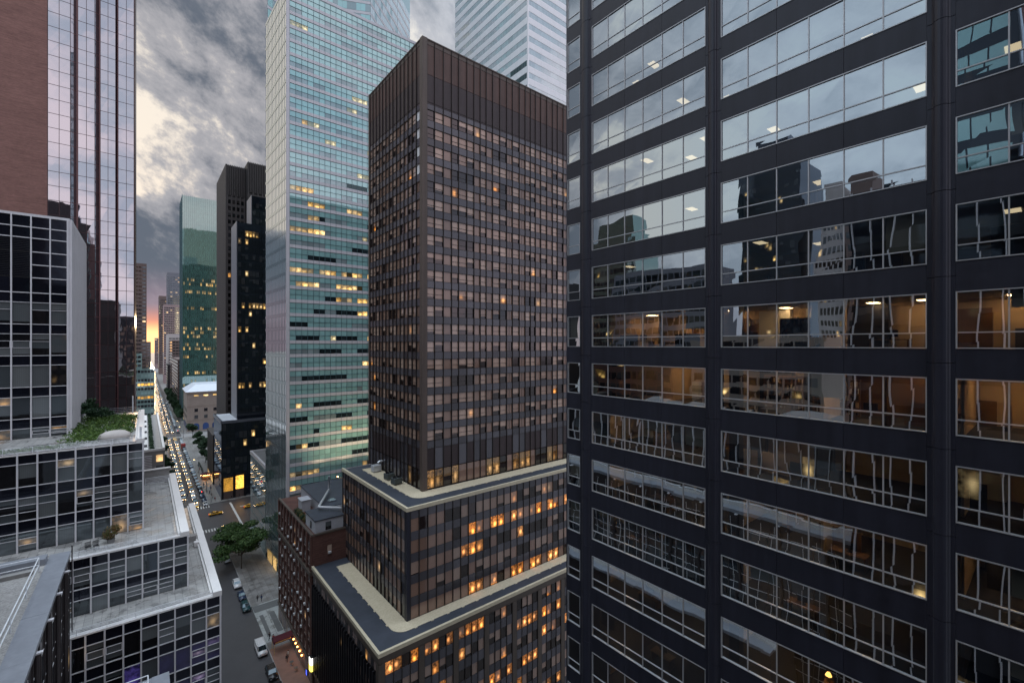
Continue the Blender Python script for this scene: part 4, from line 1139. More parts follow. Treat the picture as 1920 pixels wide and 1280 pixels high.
for k in range(11):
    a = 46.9-14-5*(k-3)
    if not 0 < a < 52: continue
    mb.tube([F.p(a, .12, 20), F.p(a, .12, ZE-.62)], .2, 10, 0)
    F.box(mb, a-.09, a+.09, 20, ZE-.6, -.02, .34, 0)
    F.box(mb, a-.16, a+.16, ZE-.58, ZE-.46, -.02, .42, 1)
mb.build('rib', [M['dark_rib'], M['white_metal']], root)
mb = MB(); mb.box(XE-1.45, 14, ZE-.08, XE+.12, 38., ZE); mb.box(XE-1.45, 38.02, ZE-.08, XE+.12, 45, ZE+.005); mb.box(XE-1.45, 45.02, ZE-.08, XE+.12, 52.2, ZE); mb.box(XE-1.45, 52.22, ZE-.08, XE+.12, 59.5, ZE+.004); mb.box(XE-1.45, 59.52, ZE-.08, XE+.12, 66.4, ZE)
mb.box(XE-.3, 14, ZE-.45, XE+.09, 66.4, ZE-.08); mb.build('coping', M['lead'], root)
mb = MB(); mb.box(XE-2.1, 14, ZE-.75, XE-1.46, 64., ZE-.05); mb.build('roof_kerb', M['gravel'], root)
mb = MB(); mb.box(-11.59, 14, ZE-.9, XE-2.11, 63, ZE-.5); mb.box(-40, 61.51, ZE-.9, -11.6, 63, ZE-.5); mb.build('gravel_roof', M['gravel'], root)
mb = MB(); mb.box(-40, 63.01, ZE-.9, XE-2.11, 63.8, ZE-.12, 0); mb.box(-40, 63.81, ZE-.9, XE-1.46, 65.2, ZE+.55, 1); mb.build('roof_edge_wall', [M['cement'], M['lead']], root)
rm = MB()
for zz in (.55, 1.25):
    yb_ = 62.4
    rm.tube([(XE-1.75, 14, ZE+zz), (XE-1.75, yb_, ZE+zz)], .05, 8)
    rm.tube([(XE-1.75, yb_, ZE+zz), (-40, yb_, ZE+zz)], .05, 8)
for k in range(9): rm.tube([(XE-1.75, yb_-6*k, ZE-.1), (XE-1.75, yb_-6*k, ZE+1.25)], .055, 8)
for k in range(6): rm.tube([(XE-5-4.5*k, yb_, ZE-.6), (XE-5-4.5*k, yb_, ZE+1.25)], .055, 8)
rm.build('railing', M['white_rail'], root)
# low terrace with its own rail, bottom of the view
root = thing('low_terrace_building', 'low terrace with a white rail and grey coping, at the bottom edge', 'building', (0, 0, 0))
core(root, XE+.4, 20, 1.6, 58, 0, 38., M['dark_rib'])
mb = MB(); mb.box(.6, 20, 38, 2.0, 58.2, 38.35); mb.box(XE+.4, 57.2, 38, .59, 58.2, 38.3); mb.build('coping', M['lead'], root)
mb = MB(); mb.box(XE+.4, 20, 38, .59, 57.19, 38.1); mb.build('gravel_roof', M['gravel'], root)
rm = MB()
for zz in (.6, 1.2):
    rm.tube([(.3, 20, 38.3+zz), (.3, 56.8, 38.3+zz)], .05, 8); rm.tube([(.3, 56.8, 38.3+zz), (XE+.8, 56.8, 38.3+zz)], .05, 8)
for k in range(6): rm.tube([(.3, 56.8-5*k, 38.1), (.3, 56.8-5*k, 39.5)], .055, 8)
for k in range(3): rm.tube([(-1.7-2*k, 56.8, 38.1), (-1.7-2*k, 56.8, 39.5)], .055, 8)
rm.build('railing', M['white_rail'], root)

# ------------------------------------------------------------------ generic towers
def simple_building(name, label, x0, y0, x1, y1, z, wall, win, rows, colw=2., faces='SW', top=2., wh=1.7, pit=3.6, zb=0., mull=None, gap=.25, vary=None, mats=None, cat='building', spand=True):
    r = thing(name, label, cat, (0, 0, 0))
    core(r, x0, y0, x1, y1, 0, z, wall)
    for f in faces:
        F = {'S': Face((x0, y0), (x1, y0)), 'W': Face((x0, y1), (x0, y0)), 'E': Face((x1, y0), (x1, y1))}[f]
        cs = steps(.5, F.L-.5, colw)
        k = int((z-top-zb)/pit); rw = [(z-top-pit*(i+1)+pit-wh, z-top-pit*i) for i in range(k)]
        if rows: rw = rw[:rows]
        bands(r, F, rw, cs, vary or (lambda a, b: 0), mats or [win], .05, gap)
        if mull:
            mb = MB(); posts(mb, F, cs, 0, z, gap*1.2, 0, .25); mb.build('mullion', mull, r)
    return r
# black tower with a low podium, right of the street
root = thing('black_tower', 'slim black glass tower with grey side and scattered lit windows above a black podium', 'building', (0, 0, 0))
core(root, 27.7, 246.2, 80, 275, .15, 36, M['black_tower'], 'podium'); core(root, 34.9, 252.2, 75, 269, 36, 131.4, M['black_tower']); core(root, 41.8, 256.2, 75, 268.9, 131.4, 146.5, M['black_tower'])
mb = MB(); mb.box(34.6, 252.1, 36, 34.88, 269, 131.8); mb.box(41.5, 256.1, 131.4, 41.78, 269, 146.8); mb.build('side_wall', M['black_side'], root)
mb = MB(); mb.box(28.5, 247, 36, 34.5, 274, 36.25); mb.build('roof', M['pale_roof'], root)
mb = MB(); mb.box(27.4, 245.9, 35.3, 80, 246.2, 36.6); mb.box(27.4, 246.21, 35.3, 27.69, 275, 36.6); mb.build('parapet', M['black_side'], root)
F = Face((34.9, 252), (75, 252)); cs = steps(.2, 39.8, 1.5)
rows = [(38+3.9*k+1.1, 38+3.9*(k+1)-.1) for k in range(23)]
rr_ = [random.random() for _ in rows]
bands(root, F, rows, cs, lambda r, c: 1 if rr_[r] < .22 else 0, [M['black_win'], M['black_lit']], 0., .08)
F = Face((41.8, 256), (75, 256)); bands(root, F, [(132.5+3.9*k, 135.2+3.9*k) for k in range(3)], steps(.2, 33, 1.5), lambda r, c: 0, [M['black_win']], 0., .08)
F = Face((27.7, 246), (80, 246))
bands(root, F, [(12+4*k, 15+4*k) for k in range(6)], steps(.3, 51, 1.7), lambda r, c: 0 if random.random() < .7 else 1, [M['black_win'], M['black_tower']], .0, .08)
mb = MB(); F.quad(mb, .9, 4.6, 3.6, 9.8, .06); F.quad(mb, 5.7, 9.0, 4.0, 10.2, .06); F.quad(mb, 13., 15., 4.4, 6.5, .06); mb.build('lobby_window', M['lobby_gold'], root)
mb = MB(); F.box(mb, 4.7, 5.6, .15, 11.5, 0, .3); F.box(mb, 9.1, 9.8, .15, 11.5, 0, .3); F.box(mb, .1, .8, .15, 11.5, 0, .3); mb.build('pier', M['black_fin'], root)
mb = MB(); F.box(mb, .9, 4.6, .15, 3.5, -.05, .08); F.box(mb, 5.7, 9., .15, 3.5, -.05, .08); mb.build('entrance', M['far_brown'], root)

root = thing('ribbed_tower', 'tall dark brown tower with vertical ribs and few orange windows, behind the black tower', 'building', (0, 0, 0))
core(root, 36.2, 299.2, 45.5, 340, 0, 174, M['rib_dark']); core(root, 45.6, 293.2, 75, 338, 0, 176, M['rib_dark'])
Fw = Face((36, 340), (36, 299)); Fa = Face((36, 299), (45.5, 299)); Fb = Face((45.6, 293), (75, 293))
mb = MB(); posts(mb, Fw, steps(.4, 40.6, 1.3), 0, 174.4, .75, -.25, .3); mb.build('rib', M['rib_stone'], root)
for F, zt in ((Fa, 174), (Fb, 176)):
    cs = steps(.5, F.L-.5, 2.2 if F is Fa else 2.4); mb = MB()
    posts(mb, F, cs, 0, zt-17, .7, -.25, .3); posts(mb, F, steps(.4, F.L-.4, .9), zt-17, zt+.3, .45, -.25, .25)
    for k in range(int((zt-18)/3.8)): F.box(mb, 0, F.L, zt-18-3.8*k-1.5, zt-18-3.8*k, -.25, .05)
    mb.build('rib', M['rib_stone'], root)
    bands(root, F, [(zt-18-3.8*k-3.8, zt-18-3.8*k-1.5) for k in range(34)], cs, lambda r, c: 0, [M['rib_win']], -.1, .35)
root = thing('low_brown_building', 'low dark brown building with a blank street wall, behind the black podium', 'building', (0, 0, 0))
core(root, 27.4, 275.4, 34, 302, .15, 25, M['rib_dark']); mb = MB(); mb.box(27.2, 275.3, 25, 34, 302.2, 25.5); mb.build('coping', M['rib_stone'], root)
F = Face((27.4, 302), (27.4, 275.4)); mb = MB(); [F.quad(mb, 2+4*k, 5+4*k, .6, 3.6, .04) for k in range(6)]; mb.build('shop_window', M['lit_shop'], root)

root = simple_building('green_glass_tower', 'green glass tower with rows of yellow lit floors, behind the stone building', 28, 524, 66, 566, 213, M['green_glass'], None, 0, 1.5, 'SW', .6, 3.0, 3.85,
    mats=[M['green_glass'], M['green_lit']], gap=.06, vary=(lambda z: (lambda r, c: (1 if random.random() < z[r % 60][0] else 0)))([(0 if i < 18 or random.random() < .6 else random.choice([.2, .45, .8]), 0) for i in range(60)]))
mb = MB(); F = Face((28, 524), (66, 524)); posts(mb, F, steps(0, 38, 1.5), 0, 214, .08, 0, .18); F = Face((28, 566), (28, 524)); posts(mb, F, steps(0, 42, 1.5), 0, 214, .1, 0, .18); mb.build('mullion', M['teal_mullion'], root)

# stone building with hipped roof
root = thing('stone_clubhouse', 'brown stone building with a pale hipped roof and blue arched windows, at the street corner', 'building', (0, 0, 0))
core(root, 27.4, 455, 70, 497, .15, 32, M['limestone'])
mb = MB()
for z, o_, h in ((32, .9, .9), (31.2, .4, .8), (20.8, .25, .4), (9.2, .25, .5), (27.3, .12, .3)):
    mb.box(27.4-o_, 455-o_, z, 70, 455-.001, z+h); mb.box(27.4-o_, 455, z, 27.399, 497, z+h)
mb.build('cornice', M['limestone'], root)
mb = MB(); mb.hexa([(26.3, 453.9, 32.95), (71, 453.9, 32.95), (71, 498, 32.95), (26.3, 498, 32.95), (33.5, 461, 38.5), (66, 461, 38.5), (66, 490, 38.5), (33.5, 490, 38.5)]); mb.build('roof', M['pale_roof'], root)
F = Face((27.4, 455), (70, 455)); FW = Face((27.4, 497), (27.4, 455))
for FF, n_ in ((F, 6), (FW, 6)):
    for k in range(n_):
        a = 6.2+6.6*k
        for z, w_, h, mt in ((16.2, 1.2, 2.6, 'far_win'), (10.6, 1.2, 2.8, 'far_win'), (29.1, 1.6, 1.2, 'lit_shop')):
            if FF is FW and z > 29: continue
            mb = MB(); FF.quad(mb, a-w_, a+w_, z, z+h, .06, 0); FF.box(mb, a-w_-.2, a+w_+.2, z-.35, z-.02, 0, .2, 1); mb.build('window', [M[mt], M['limestone']], root)
        mb = MB(); pts = [FF.p(a-2.1, .08, 1.2), FF.p(a+2.1, .08, 1.2), FF.p(a+2.1, .08, 4.6)]
        for j in range(1, 9): t_ = math.pi*j/9; pts.append(FF.p(a+2.1*math.cos(t_), .08, 4.6+2.1*math.sin(t_)))
        pts.append(FF.p(a-2.1, .08, 4.6)); i0 = len(mb.v); mb.v += pts; mb.f.append(tuple(range(i0, i0+len(pts)))); mb.m.append(0); mb.uv += [(0, 0)]*len(pts)
        mb.build('arched_window', [M['blue_glass']], root)

# far buildings along the right side of the street
simple_building('street_building', 'narrow brown building just beyond the stone clubhouse, right of the street', 28, 600, 60, 725, 56, M['far_brown'], M['far_win'], 12, 3., 'SW', 2, 1.8, 3.7)
simple_building('street_building', 'brown brick building left of the green glass tower foot', 28.2, 731, 60, 790, 78, M['far_brown'], M['far_win'], 16, 3., 'SW', 2, 1.8, 3.7)
simple_building('street_building', 'low black building farther along the right side of the street', 25.5, 792, 60, 838, 44, M['rib_dark'], M['far_win'], 9, 3., 'SW', 2, 1.8, 3.7)
simple_building('street_building', 'pale grey slab building left of the green glass tower', 28, 840, 60, 930, 88, M['far_pale'], M['far_win'], 18, 4., 'S', 6, 1.6, 4)
simple_building('street_building', 'rose coloured tower with strong horizontal bands, left of the green glass tower', 28, 1044, 72, 1090, 146, M['far_pink'], M['far_win'], 30, 3., 'SW', 5, 2., 4.2)
simple_building('street_building', 'blue grey setback tower with a flat top, tallest of the far towers', 35.2, 1110, 80, 1160, 214, M['far_blue'], M['far_win'], 40, 4., 'SW', 8, 2., 4.2)
simple_building('street_building', 'brown stepped tower against the sunset sky, right of the sun', 28, 1387, 75, 1450, 191, M['far_brown'], M['far_win'], 40, 4., 'SW', 8, 2., 4.2)
simple_building('street_building', 'small pale building closing the end of the street below the sun', 24.8, 1720, 50, 1760, 92, M['far_pink'], M['far_win'], 18, 4., 'SW', 4, 2., 4.2)
# left side of the street, far
simple_building('street_building', 'brown brick tower with thin ribbons, beside the mirror glass tower edge', -26, 573, 2, 610, 152, M['far_brown'], M['far_win'], 40, 3., 'S', 3, 1.6, 3.8)
simple_building('street_building', 'lower brown building under the sunset, left of the street', -26, 817, 7.5, 860, 76, M['far_brown'], M['far_win'], 18, 3., 'S', 3, 1.6, 3.8)
r_ = simple_building('mint_office_building', 'low pale green glass building with two yellow lit floors, left of the street', -12, 524, 7.4, 560, 50, M['mint_pane'], None, 12, 2.2, 'SE', 1.2, 2.2, 3.9, mats=[M['black_win'], M['lobby_gold'], M['mint_pane']], gap=.2,
    vary=lambda r, c: (1 if r in (3, 6) and c > 2 else 2 if r % 4 == 1 else 0))
core(r_, -12, 528, -1.5, 558, 50, 64, M['mint_pane'], 'upper_storeys')
bands(r_, Face((-12, 528), (-1.5, 528)), [(52+3.9*k, 54+3.9*k) for k in range(3)], steps(.3, 10, 2.2), lambda r, c: 0, [M['black_win']], .05, .2)
# white roofed building beyond the avenue
root = thing('white_roof_building', 'low grey building with a long white panelled roof, beyond the avenue on the left', 'building', (0, 0, 0))
core(root, -14, 264, 7.5, 401, .15, 23, M['concrete'])
mb = MB(); mb.box(-13, 265, 23, 1.5, 400, 23.3, 0); mb.box(4.2, 265, 23, 6.6, 400, 23.3, 1); mb.build('roof', [M['white_roof'], M['cement']], root)
mb = MB(); mb.box(6.7, 263.8, 23, 7.6, 401, 24.3); mb.box(-14, 263.8, 23, 6.69, 264.5, 24.); mb.box(-2.6, 264.6, 23.3, -1.8, 400, 24.6); mb.box(-8, 264.6, 23.3, -5.2, 400, 25); mb.build('parapet', M['white_roof'], root)
F = Face((-14, 264), (7.5, 264)); mb = MB()
for z in (18, 13, 8): F.quad(mb, 18.3, 20.8, z, z+3.2, .05)
mb.build('window', M['far_win'], root)
mb = MB(); [F.box(mb, 12.8, 16.9, 14+.75*k, 14.35+.75*k, 0, .3) for k in range(10)]; mb.build('louver', M['white_metal'], root)
mb = MB(); F.quad(mb, 12.8, 17., 7., 13.4, .06); mb.build('door', M['rib_dark'], root)
mb = MB(); [mb.box(-1.5+.01, 275+22*k, 23.3, 1.2, 276.5+22*k, 24.3) for k in range(5)]; mb.build('roof_vent', M['roof_grey'], root)
t = thing('hedge', 'narrow dark hedge along the white panelled roof', 'hedge', (2.8, 264, 23)); rr = random.Random(2); mb = MB()
for k in range(60): leaves(mb, (0, 3+k*2.2, .7), (.9, 1.3, .6), 24, .3, rr, 0.)
mb.build('foliage', M['leaf_dark'], t)
mb = MB(); mb.box(-.9, 1, 0, .9, 135, .3); mb.build('planter', M['concrete'], t)

# ------------------------------------------------------------------ the building at our back and the blocks to the west, seen in the glass
root = thing('granite_office_building', 'dark granite tower with pale fins, seen only reflected in the mirror glass', 'building', (0, 0, 0))
core(root, -20, -45, -3, 13.8, 0, 88, M['black_tower'])
F = Face((-3, -45), (-3, 13.8)); cs = steps(.3, 58.5, 1.5)
bands(root, F, [(20+3.8*k, 22.6+3.8*k) for k in range(18)], cs, lambda r, c: 0, [M['black_win']], .03, .05)
mb = MB(); posts(mb, F, cs, 0, 88.2, .1, 0, .3); mb.build('fin', M['white_metal'], root)
F = Face((-3, 13.8), (-20, 13.8)); bands(root, F, [(20+3.8*k, 22.4+3.8*k) for k in range(17)], steps(.3, 16.7, 2.4), lambda r, c: 0, [M['podium_side_window']], .03, .4)
for (nm, lab, x0, y0, x1, y1, z, wall, pit, wd) in (
    ('reflected_tower', 'black stepped tower seen reflected in the upper windows', -140, 56, -118, 76, 138, 'black_tower', 3.9, 1.8),
    ('reflected_tower', 'tan fluted tower seen reflected beside the black reflection', -140, 44, -122, 52, 118, 'far_pale', 3.9, 1.2),
    ('reflected_tower', 'brown tower seen reflected right of the tan reflection', -138, 36, -120, 43, 118, 'far_brown', 3.9, 2.),
    ('reflected_tower', 'teal banded tower seen reflected at the right edge', -45, 3, -24, 9, 140, 'black_tower', 3.9, 1.6),
    ('reflected_tower', 'dark brown block seen reflected at the far right edge', -45, -40, -21, 2.5, 130, 'rose_pier', 3.9, 2.),
    ('reflected_tower', 'banded green slab seen reflected in the left long windows', -122, 112, -104, 140, 118, 'green_glass', 3.7, 2.),
    ('reflected_tower', 'wide dark block seen reflected low in the left long windows', -100, 70, -84, 108, 98, 'far_blue', 3.7, 2.4),
    ('reflected_tower', 'tan brick block seen reflected in the eye level windows', -72, 32, -58, 62, 74, 'limestone', 3.6, 2.6),
    ('reflected_tower', 'brown brick block seen reflected low on the facade', -70, 64, -52, 90, 70, 'brick2', 3.6, 2.6)):
    tl = 'teal' in lab
    r = simple_building(nm, lab, x0, y0, x1, y1, z, M[wall], M['teal_pane'] if tl else M['black_win'] if wall != 'far_pale' else M['far_win'], 16, wd, 'E', 1 if tl else 6 if z > 100 else 2, 2.6 if tl else 2., pit, gap=.08 if tl else .2)
    if z > 100:
        core(r, x0+4, y0+(.5 if y1-y0 < 12 else 4), x1-3, y1-(1 if y1-y0 < 12 else 5), z, z+9, M[wall], 'crown')

# ------------------------------------------------------------------ trees
def tree_mesh(name, seed, rad, zc, n, size, leaf, trunk_r=.16):
    t = thing(name, 'x', 'tree'); rr = random.Random(seed)
    mb = MB(); tr = MB()
    tr.tube([(0, 0, 0), (.05, .05, zc*.35), (0, .1, zc*.7)], [trunk_r, trunk_r*.8, trunk_r*.55], 8)
    for i in range(15):
        a = rr.uniform(0, 6.28); q = rr.uniform(.25, .8); zz = zc+rr.uniform(-.55, .6)*rad[2]
        c = (rad[0]*q*math.cos(a), rad[1]*q*math.sin(a), zz); s = rr.uniform(.30, .5)
        leaves(mb, c, (rad[0]*s, rad[1]*s, rad[2]*s*.7), n, size, rr, .2)
        tr.tube([(0, 0, zc*.55), (c[0]*.5, c[1]*.5, zc*.55+(zz-zc*.55)*.6), c], [trunk_r*.45, trunk_r*.25, .02], 5)
    tr.build('trunk', M['bark'], t); mb.build('crown', leaf, t)
    return t
big = tree_mesh('street_tree', 21, (8.2, 8.6, 4.6), 7.8, 360, .27, M['leaf_street'])
big.location = (24.2, 166.5, .14); tag(big, 'large leafy street tree spreading over the pavement near the avenue corner')
b2 = copy_tree(big); b2.location = (25.0, 177.5, .14); b2.rotation_euler = (0, 0, 2.1); b2.scale = (.95, .95, .9)
tag(b2, 'second leafy tree just behind the large one, nearer the avenue', group='leafy trees at the avenue corner'); tag(big, group='leafy trees at the avenue corner')
sm = tree_mesh('street_tree', 5, (3., 3., 2.8), 6., 190, .24, M['leaf_dark'])
spots = [(9.3, 248, 'right by the avenue corner'), (9.6, 259, 'second from the avenue corner'), (9.2, 283, 'beside the south end of the white roofed building'), (9.5, 305, 'beside the middle of the white roofed building'),
         (9.4, 330, 'beyond the middle of the white roofed building'), (9.3, 362, 'near the far end of the white roofed building'), (9.6, 395, 'at the far end of the white roofed building')]
for i, (x, y, wh_) in enumerate(spots):
    o = sm if i == 0 else copy_tree(sm)
    o.location = (x, y, .14); s_ = random.uniform(.8, 1.25); o.scale = (s_, s_, s_*random.uniform(.9, 1.1)); o.rotation_euler = (0, 0, random.uniform(0, 6))
    tag(o, 'small street tree on the left pavement '+wh_, group='trees along the left pavement')
for i, (x, y, wh_) in enumerate([(30, 312, 'nearest the low brown building'), (29, 330, 'second beyond the low brown building'), (30, 348, 'behind the kiosk lights'), (29, 372, 'in the middle of the square'), (30, 398, 'towards the stone clubhouse'), (29, 424, 'nearest the stone clubhouse')]):
    o = copy_tree(sm); o.location = (x, y, .14); s_ = random.uniform(1., 1.4); o.scale = (s_, s_, s_); o.rotation_euler = (0, 0, random.uniform(0, 6))
    tag(o, 'dark tree in the square before the stone clubhouse, '+wh_, group='trees in the square')
for i in range(16):
    o = copy_tree(sm); o.location = (25.2, 505+i*18, .14); s_ = random.uniform(1.1, 1.7); o.scale = (s_, s_, s_*1.2); o.rotation_euler = (0, 0, random.uniform(0, 6))
    tag(o, 'distant tree in the row along the right pavement beyond the stone clubhouse', group='distant trees along the right pavement')
for i in range(6):
    o = bush('terrace_shrub', 'reddish shrub on the brick building terrace, %s' % ['nearest the white shed', 'second from the white shed', 'third from the white shed', 'in the middle of the row', 'next to last towards the penthouse', 'nearest the penthouse'][i],
             'shrub', (28.4+.2*(i % 2), 116-i*1.4, 31.4), [((0, 0, .8), (.8, .7, .7))], .7, M['leaf_autumn'] if i % 2 else M['leaf_dark'], 500, .1, 'shrubs on the brick building terrace', seed=30+i)

# ------------------------------------------------------------------ cars
def car_proto(kind, paint, lit, taxi=False):
    """nose towards -Y, x across, wheels on z=0"""
    t = thing({'sedan': 'sedan_car', 'suv': 'suv_car', 'van': 'delivery_van', 'truck': 'box_truck', 'taxi': 'taxi_cab'}[kind], 'x', {'sedan': 'car', 'suv': 'car', 'van': 'van', 'truck': 'truck', 'taxi': 'taxi'}[kind])
    P_ = {'sedan': [(-2.35, .45, .62), (-2.2, .35, .82), (-1.1, .3, .92), (-.45, .3, 1.0), (1.3, .3, 1.0), (2.2, .32, .95), (2.35, .45, .8)],
          'taxi': [(-2.4, .45, .62), (-2.25, .35, .82), (-1.15, .3, .92), (-.5, .3, 1.0), (1.3, .3, 1.0), (2.3, .32, .95), (2.45, .45, .8)],
          'suv': [(-2.35, .5, .8), (-2.25, .38, 1.0), (-1.2, .35, 1.08), (-.7, .35, 1.1), (1.8, .35, 1.12), (2.3, .38, 1.1), (2.35, .5, .9)],
          'van': [(-2.6, .5, .9), (-2.5, .4, 1.1), (-1.9, .35, 1.2), (-1.6, .35, 1.25), (2.4, .35, 1.25), (2.6, .4, 1.25), (2.62, .5, 1.2)],
          'truck': [(-3.6, .5, 1.0), (-3.55, .45, 1.3), (-3., .4, 1.4), (-2.2, .4, 1.4), (-1.6, .5, 1.0), (3.4, .5, 1.0), (3.6, .5, 1.0)]}[kind]
    W = {'sedan': .9, 'taxi': .92, 'suv': .96, 'van': 1.0, 'truck': 1.15}[kind]
    mb = MB(); ring = []
    for (y, z0, z1) in P_:
        q = .82 if y in (P_[0][0], P_[-1][0]) else .97
        i0 = len(mb.v)
        mb.v += [(-W*q, y, z0), (-W*q*1.02, y, (z0+z1)/2), (-W*q*.94, y, z1), (0, y, z1+.04), (W*q*.94, y, z1), (W*q*1.02, y, (z0+z1)/2), (W*q, y, z0)]
        ring.append(i0)
    for a, b in zip(ring, ring[1:]):
        for j in range(6): mb.f.append((a+j, a+j+1, b+j+1, b+j)); mb.m.append(0); mb.uv += [(0, 0)]*4
        mb.f.append((a+6, a, b, b+6)); mb.m.append(0); mb.uv += [(0, 0)]*4
    mb.f.append(tuple(ring[0]+6-j for j in range(7))); mb.m.append(0); mb.uv += [(0, 0)]*7
    mb.f.append(tuple(ring[-1]+j for j in range(7))); mb.m.append(0); mb.uv += [(0, 0)]*7
    body = mb.build('body', paint, t, True)
    cab = {'sedan': (-.95, -.2, 1.0, 1.75, 1.42, .98), 'taxi': (-1.0, -.25, 1.05, 1.8, 1.45, .98), 'suv': (-1.05, -.45, 1.75, 2.2, 1.72, 1.08), 'van': (-1.75, -1.15, 2.45, 2.55, 2.15, 1.24), 'truck': (-3.0, -2.7, -1.9, -1.85, 2.2, 1.4)}[kind]
    y0, y1, y2, y3, zt, zb = cab; g = MB(); wb, wt = W*.92, W*.76
    g.hexa([(-wb, y0, zb), (wb, y0, zb), (wb, y3, zb), (-wb, y3, zb), (-wt, y1, zt-.05), (wt, y1, zt-.05), (wt, y2, zt-.05), (-wt, y2, zt-.05)])
    g.build('windows', M['car_glass'] if kind != 'van' else M['car_glass'], t)
    r = MB(); r.hexa([(-wt-.02, y1-.02, zt-.07), (wt+.02, y1-.02, zt-.07), (wt+.02, y2+.02, zt-.07), (-wt-.02, y2+.02, zt-.07), (-wt+.1, y1+.15, zt+.02), (wt-.1, y1+.15, zt+.02), (wt-.1, y2-.15, zt+.02), (-wt+.1, y2-.15, zt+.02)])
    for sx_ in (-1, 1):        # roof pillars
        for (ya, yb2) in ((y0, y1), ((y0+y3)/2-.05, (y1+y2)/2-.05), (y3, y2)):
            r.tube([(sx_*wb*1.0, ya, zb), (sx_*wt*1.01, yb2, zt-.04)], .045, 5)
    if kind == 'van':
        r.box(-wb-.01, -.9, zb, wb+.01, 2.5, zt-.08)
    r.build('roof', paint, t)
    if kind == 'truck':
        b = MB(); b.box(-1.2, -1.7, .95, 1.2, 3.6, 3.2); b.build('cargo_box', paint, t, bevel=.05)
    if kind == 'taxi':
        b = MB(); b.box(-.3, .05, 1.46, .3, .3, 1.62); b.build('roof_sign', M['dull_light'], t)
    wr = .33 if kind in ('sedan', 'taxi') else .38
    for sx_ in (-1, 1):
        for yy in (P_[0][0]+.85, P_[-1][0]-.85):
            wm = MB(); wm.tube([(sx_*(W-.2), yy, wr), (sx_*(W+.01), yy, wr)], wr, 14); wo2 = wm.build('wheel', M['rubber'], t)
            wm = MB(); wm.tube([(sx_*(W+.005), yy, wr), (sx_*(W+.02), yy, wr)], wr*.6, 10); wm.build('rim', M['steel'], wo2)
        zl = P_[0][2]-.02
        h = MB(); h.box(sx_*W*.58-.17, P_[0][0]-.03, zl-.14, sx_*W*.58+.17, P_[0][0]+.08, zl); h.build('headlight', M['headlight'] if lit else M['dull_light'], t)
        h = MB(); h.box(sx_*W*.6-.13, P_[-1][0]-.05, P_[-1][2]-.2, sx_*W*.6+.13, P_[-1][0]+.03, P_[-1][2]-.03); h.build('tail_light', M['taillight'] if lit else M['dull_red'], t)
    bp = MB(); bp.box(-W*.8, P_[0][0]-.06, .36, W*.8, P_[0][0]+.1, .52); bp.box(-W*.8, P_[-1][0]-.1, .4, W*.8, P_[-1][0]+.06, .56); bp.build('bumper', M['black_plastic'], t)
    return t
def paint(name, c): return surf(name+' car paint', c, .25, .1, .6, .06)
PT = {'white': paint('white', (.65, .65, .65)), 'silver': paint('silver', (.34, .36, .38)), 'black': paint('black', (.012, .012, .014)), 'grey': paint('grey', (.13, .135, .14)),
      'dark blue': paint('dark blue', (.015, .03, .07)), 'yellow': paint('yellow', (.75, .38, .02)), 'red': paint('red', (.30, .02, .02)), 'dark teal': paint('dark teal', (.012, .05, .055))}
def place(o, x, y, rz, label, group=None):
    o.location = (x, y, .004); o.rotation_euler = (0, 0, rz); o['label'] = label
    if group: o['group'] = group
    return o
# parked at the right kerb, near
g = 'cars parked at the near right kerb'
p_van = place(car_proto('van', PT['white'], 0), 21.2, 118.6, 0, 'white delivery van parked at the kerb beside the maroon canopy', g)
p_suv = place(car_proto('suv', PT['white'], 0), 21.4, 155.4, 0, 'white sport utility car parked beside the plaza', g)
p_blk = place(car_proto('suv', PT['black'], 0), 21.5, 108.6, 0, 'black car parked in front of the white van, bottom of the street', g)
p_tl = place(car_proto('suv', PT['dark teal'], 0), 21.4, 140.5, 0, 'dark teal car parked nearer of the two dark cars by the plaza', g)
p_dk = place(car_proto('sedan', PT['dark blue'], 0), 21.5, 147.6, 0, 'dark blue saloon parked between the white car and the teal car', g)
p_gr = place(car_proto('sedan', PT['silver'], 0), 21.4, 175.5, 0, 'silver saloon parked at the kerb under the large street tree', g)
place(copy_tree(p_blk), 21.5, 101.5, 0, 'black car parked last at the bottom edge of the street', g)
# taxis
p_tx = place(car_proto('taxi', PT['yellow'], 1), 17.9, 240.8 - 4.2 + 6, 0, 'yellow taxi waiting first at the crosswalk', 'yellow taxis')
place(copy_tree(p_tx), 23.5, 226.5, R(90), 'yellow taxi driving across the junction just past the crosswalk', 'yellow taxis')
place(copy_tree(p_tx), 36.5, 227.5, R(90), 'yellow taxi on the avenue in front of the golden lobby', 'yellow taxis')
protos = {}
for col_ in ('white', 'silver', 'black', 'grey', 'dark blue'):
    for kd in ('sedan', 'suv'):
        protos[(col_, kd, 1)] = None; protos[(col_, kd, 0)] = None
def get(col_, kd, lit):
    if protos.get((col_, kd, lit)) is None:
        protos[(col_, kd, lit)] = car_proto(kd, PT[col_], lit); return protos[(col_, kd, lit)]
    return copy_tree(protos[(col_, kd, lit)])
ords = ['second', 'third', 'fourth', 'fifth', 'sixth', 'seventh', 'eighth', 'ninth', 'tenth', 'eleventh', 'twelfth', 'thirteenth', 'fourteenth', 'fifteenth', 'sixteenth']
rc = random.Random(17)
kn = {'sedan': 'saloon', 'suv': 'tall car'}
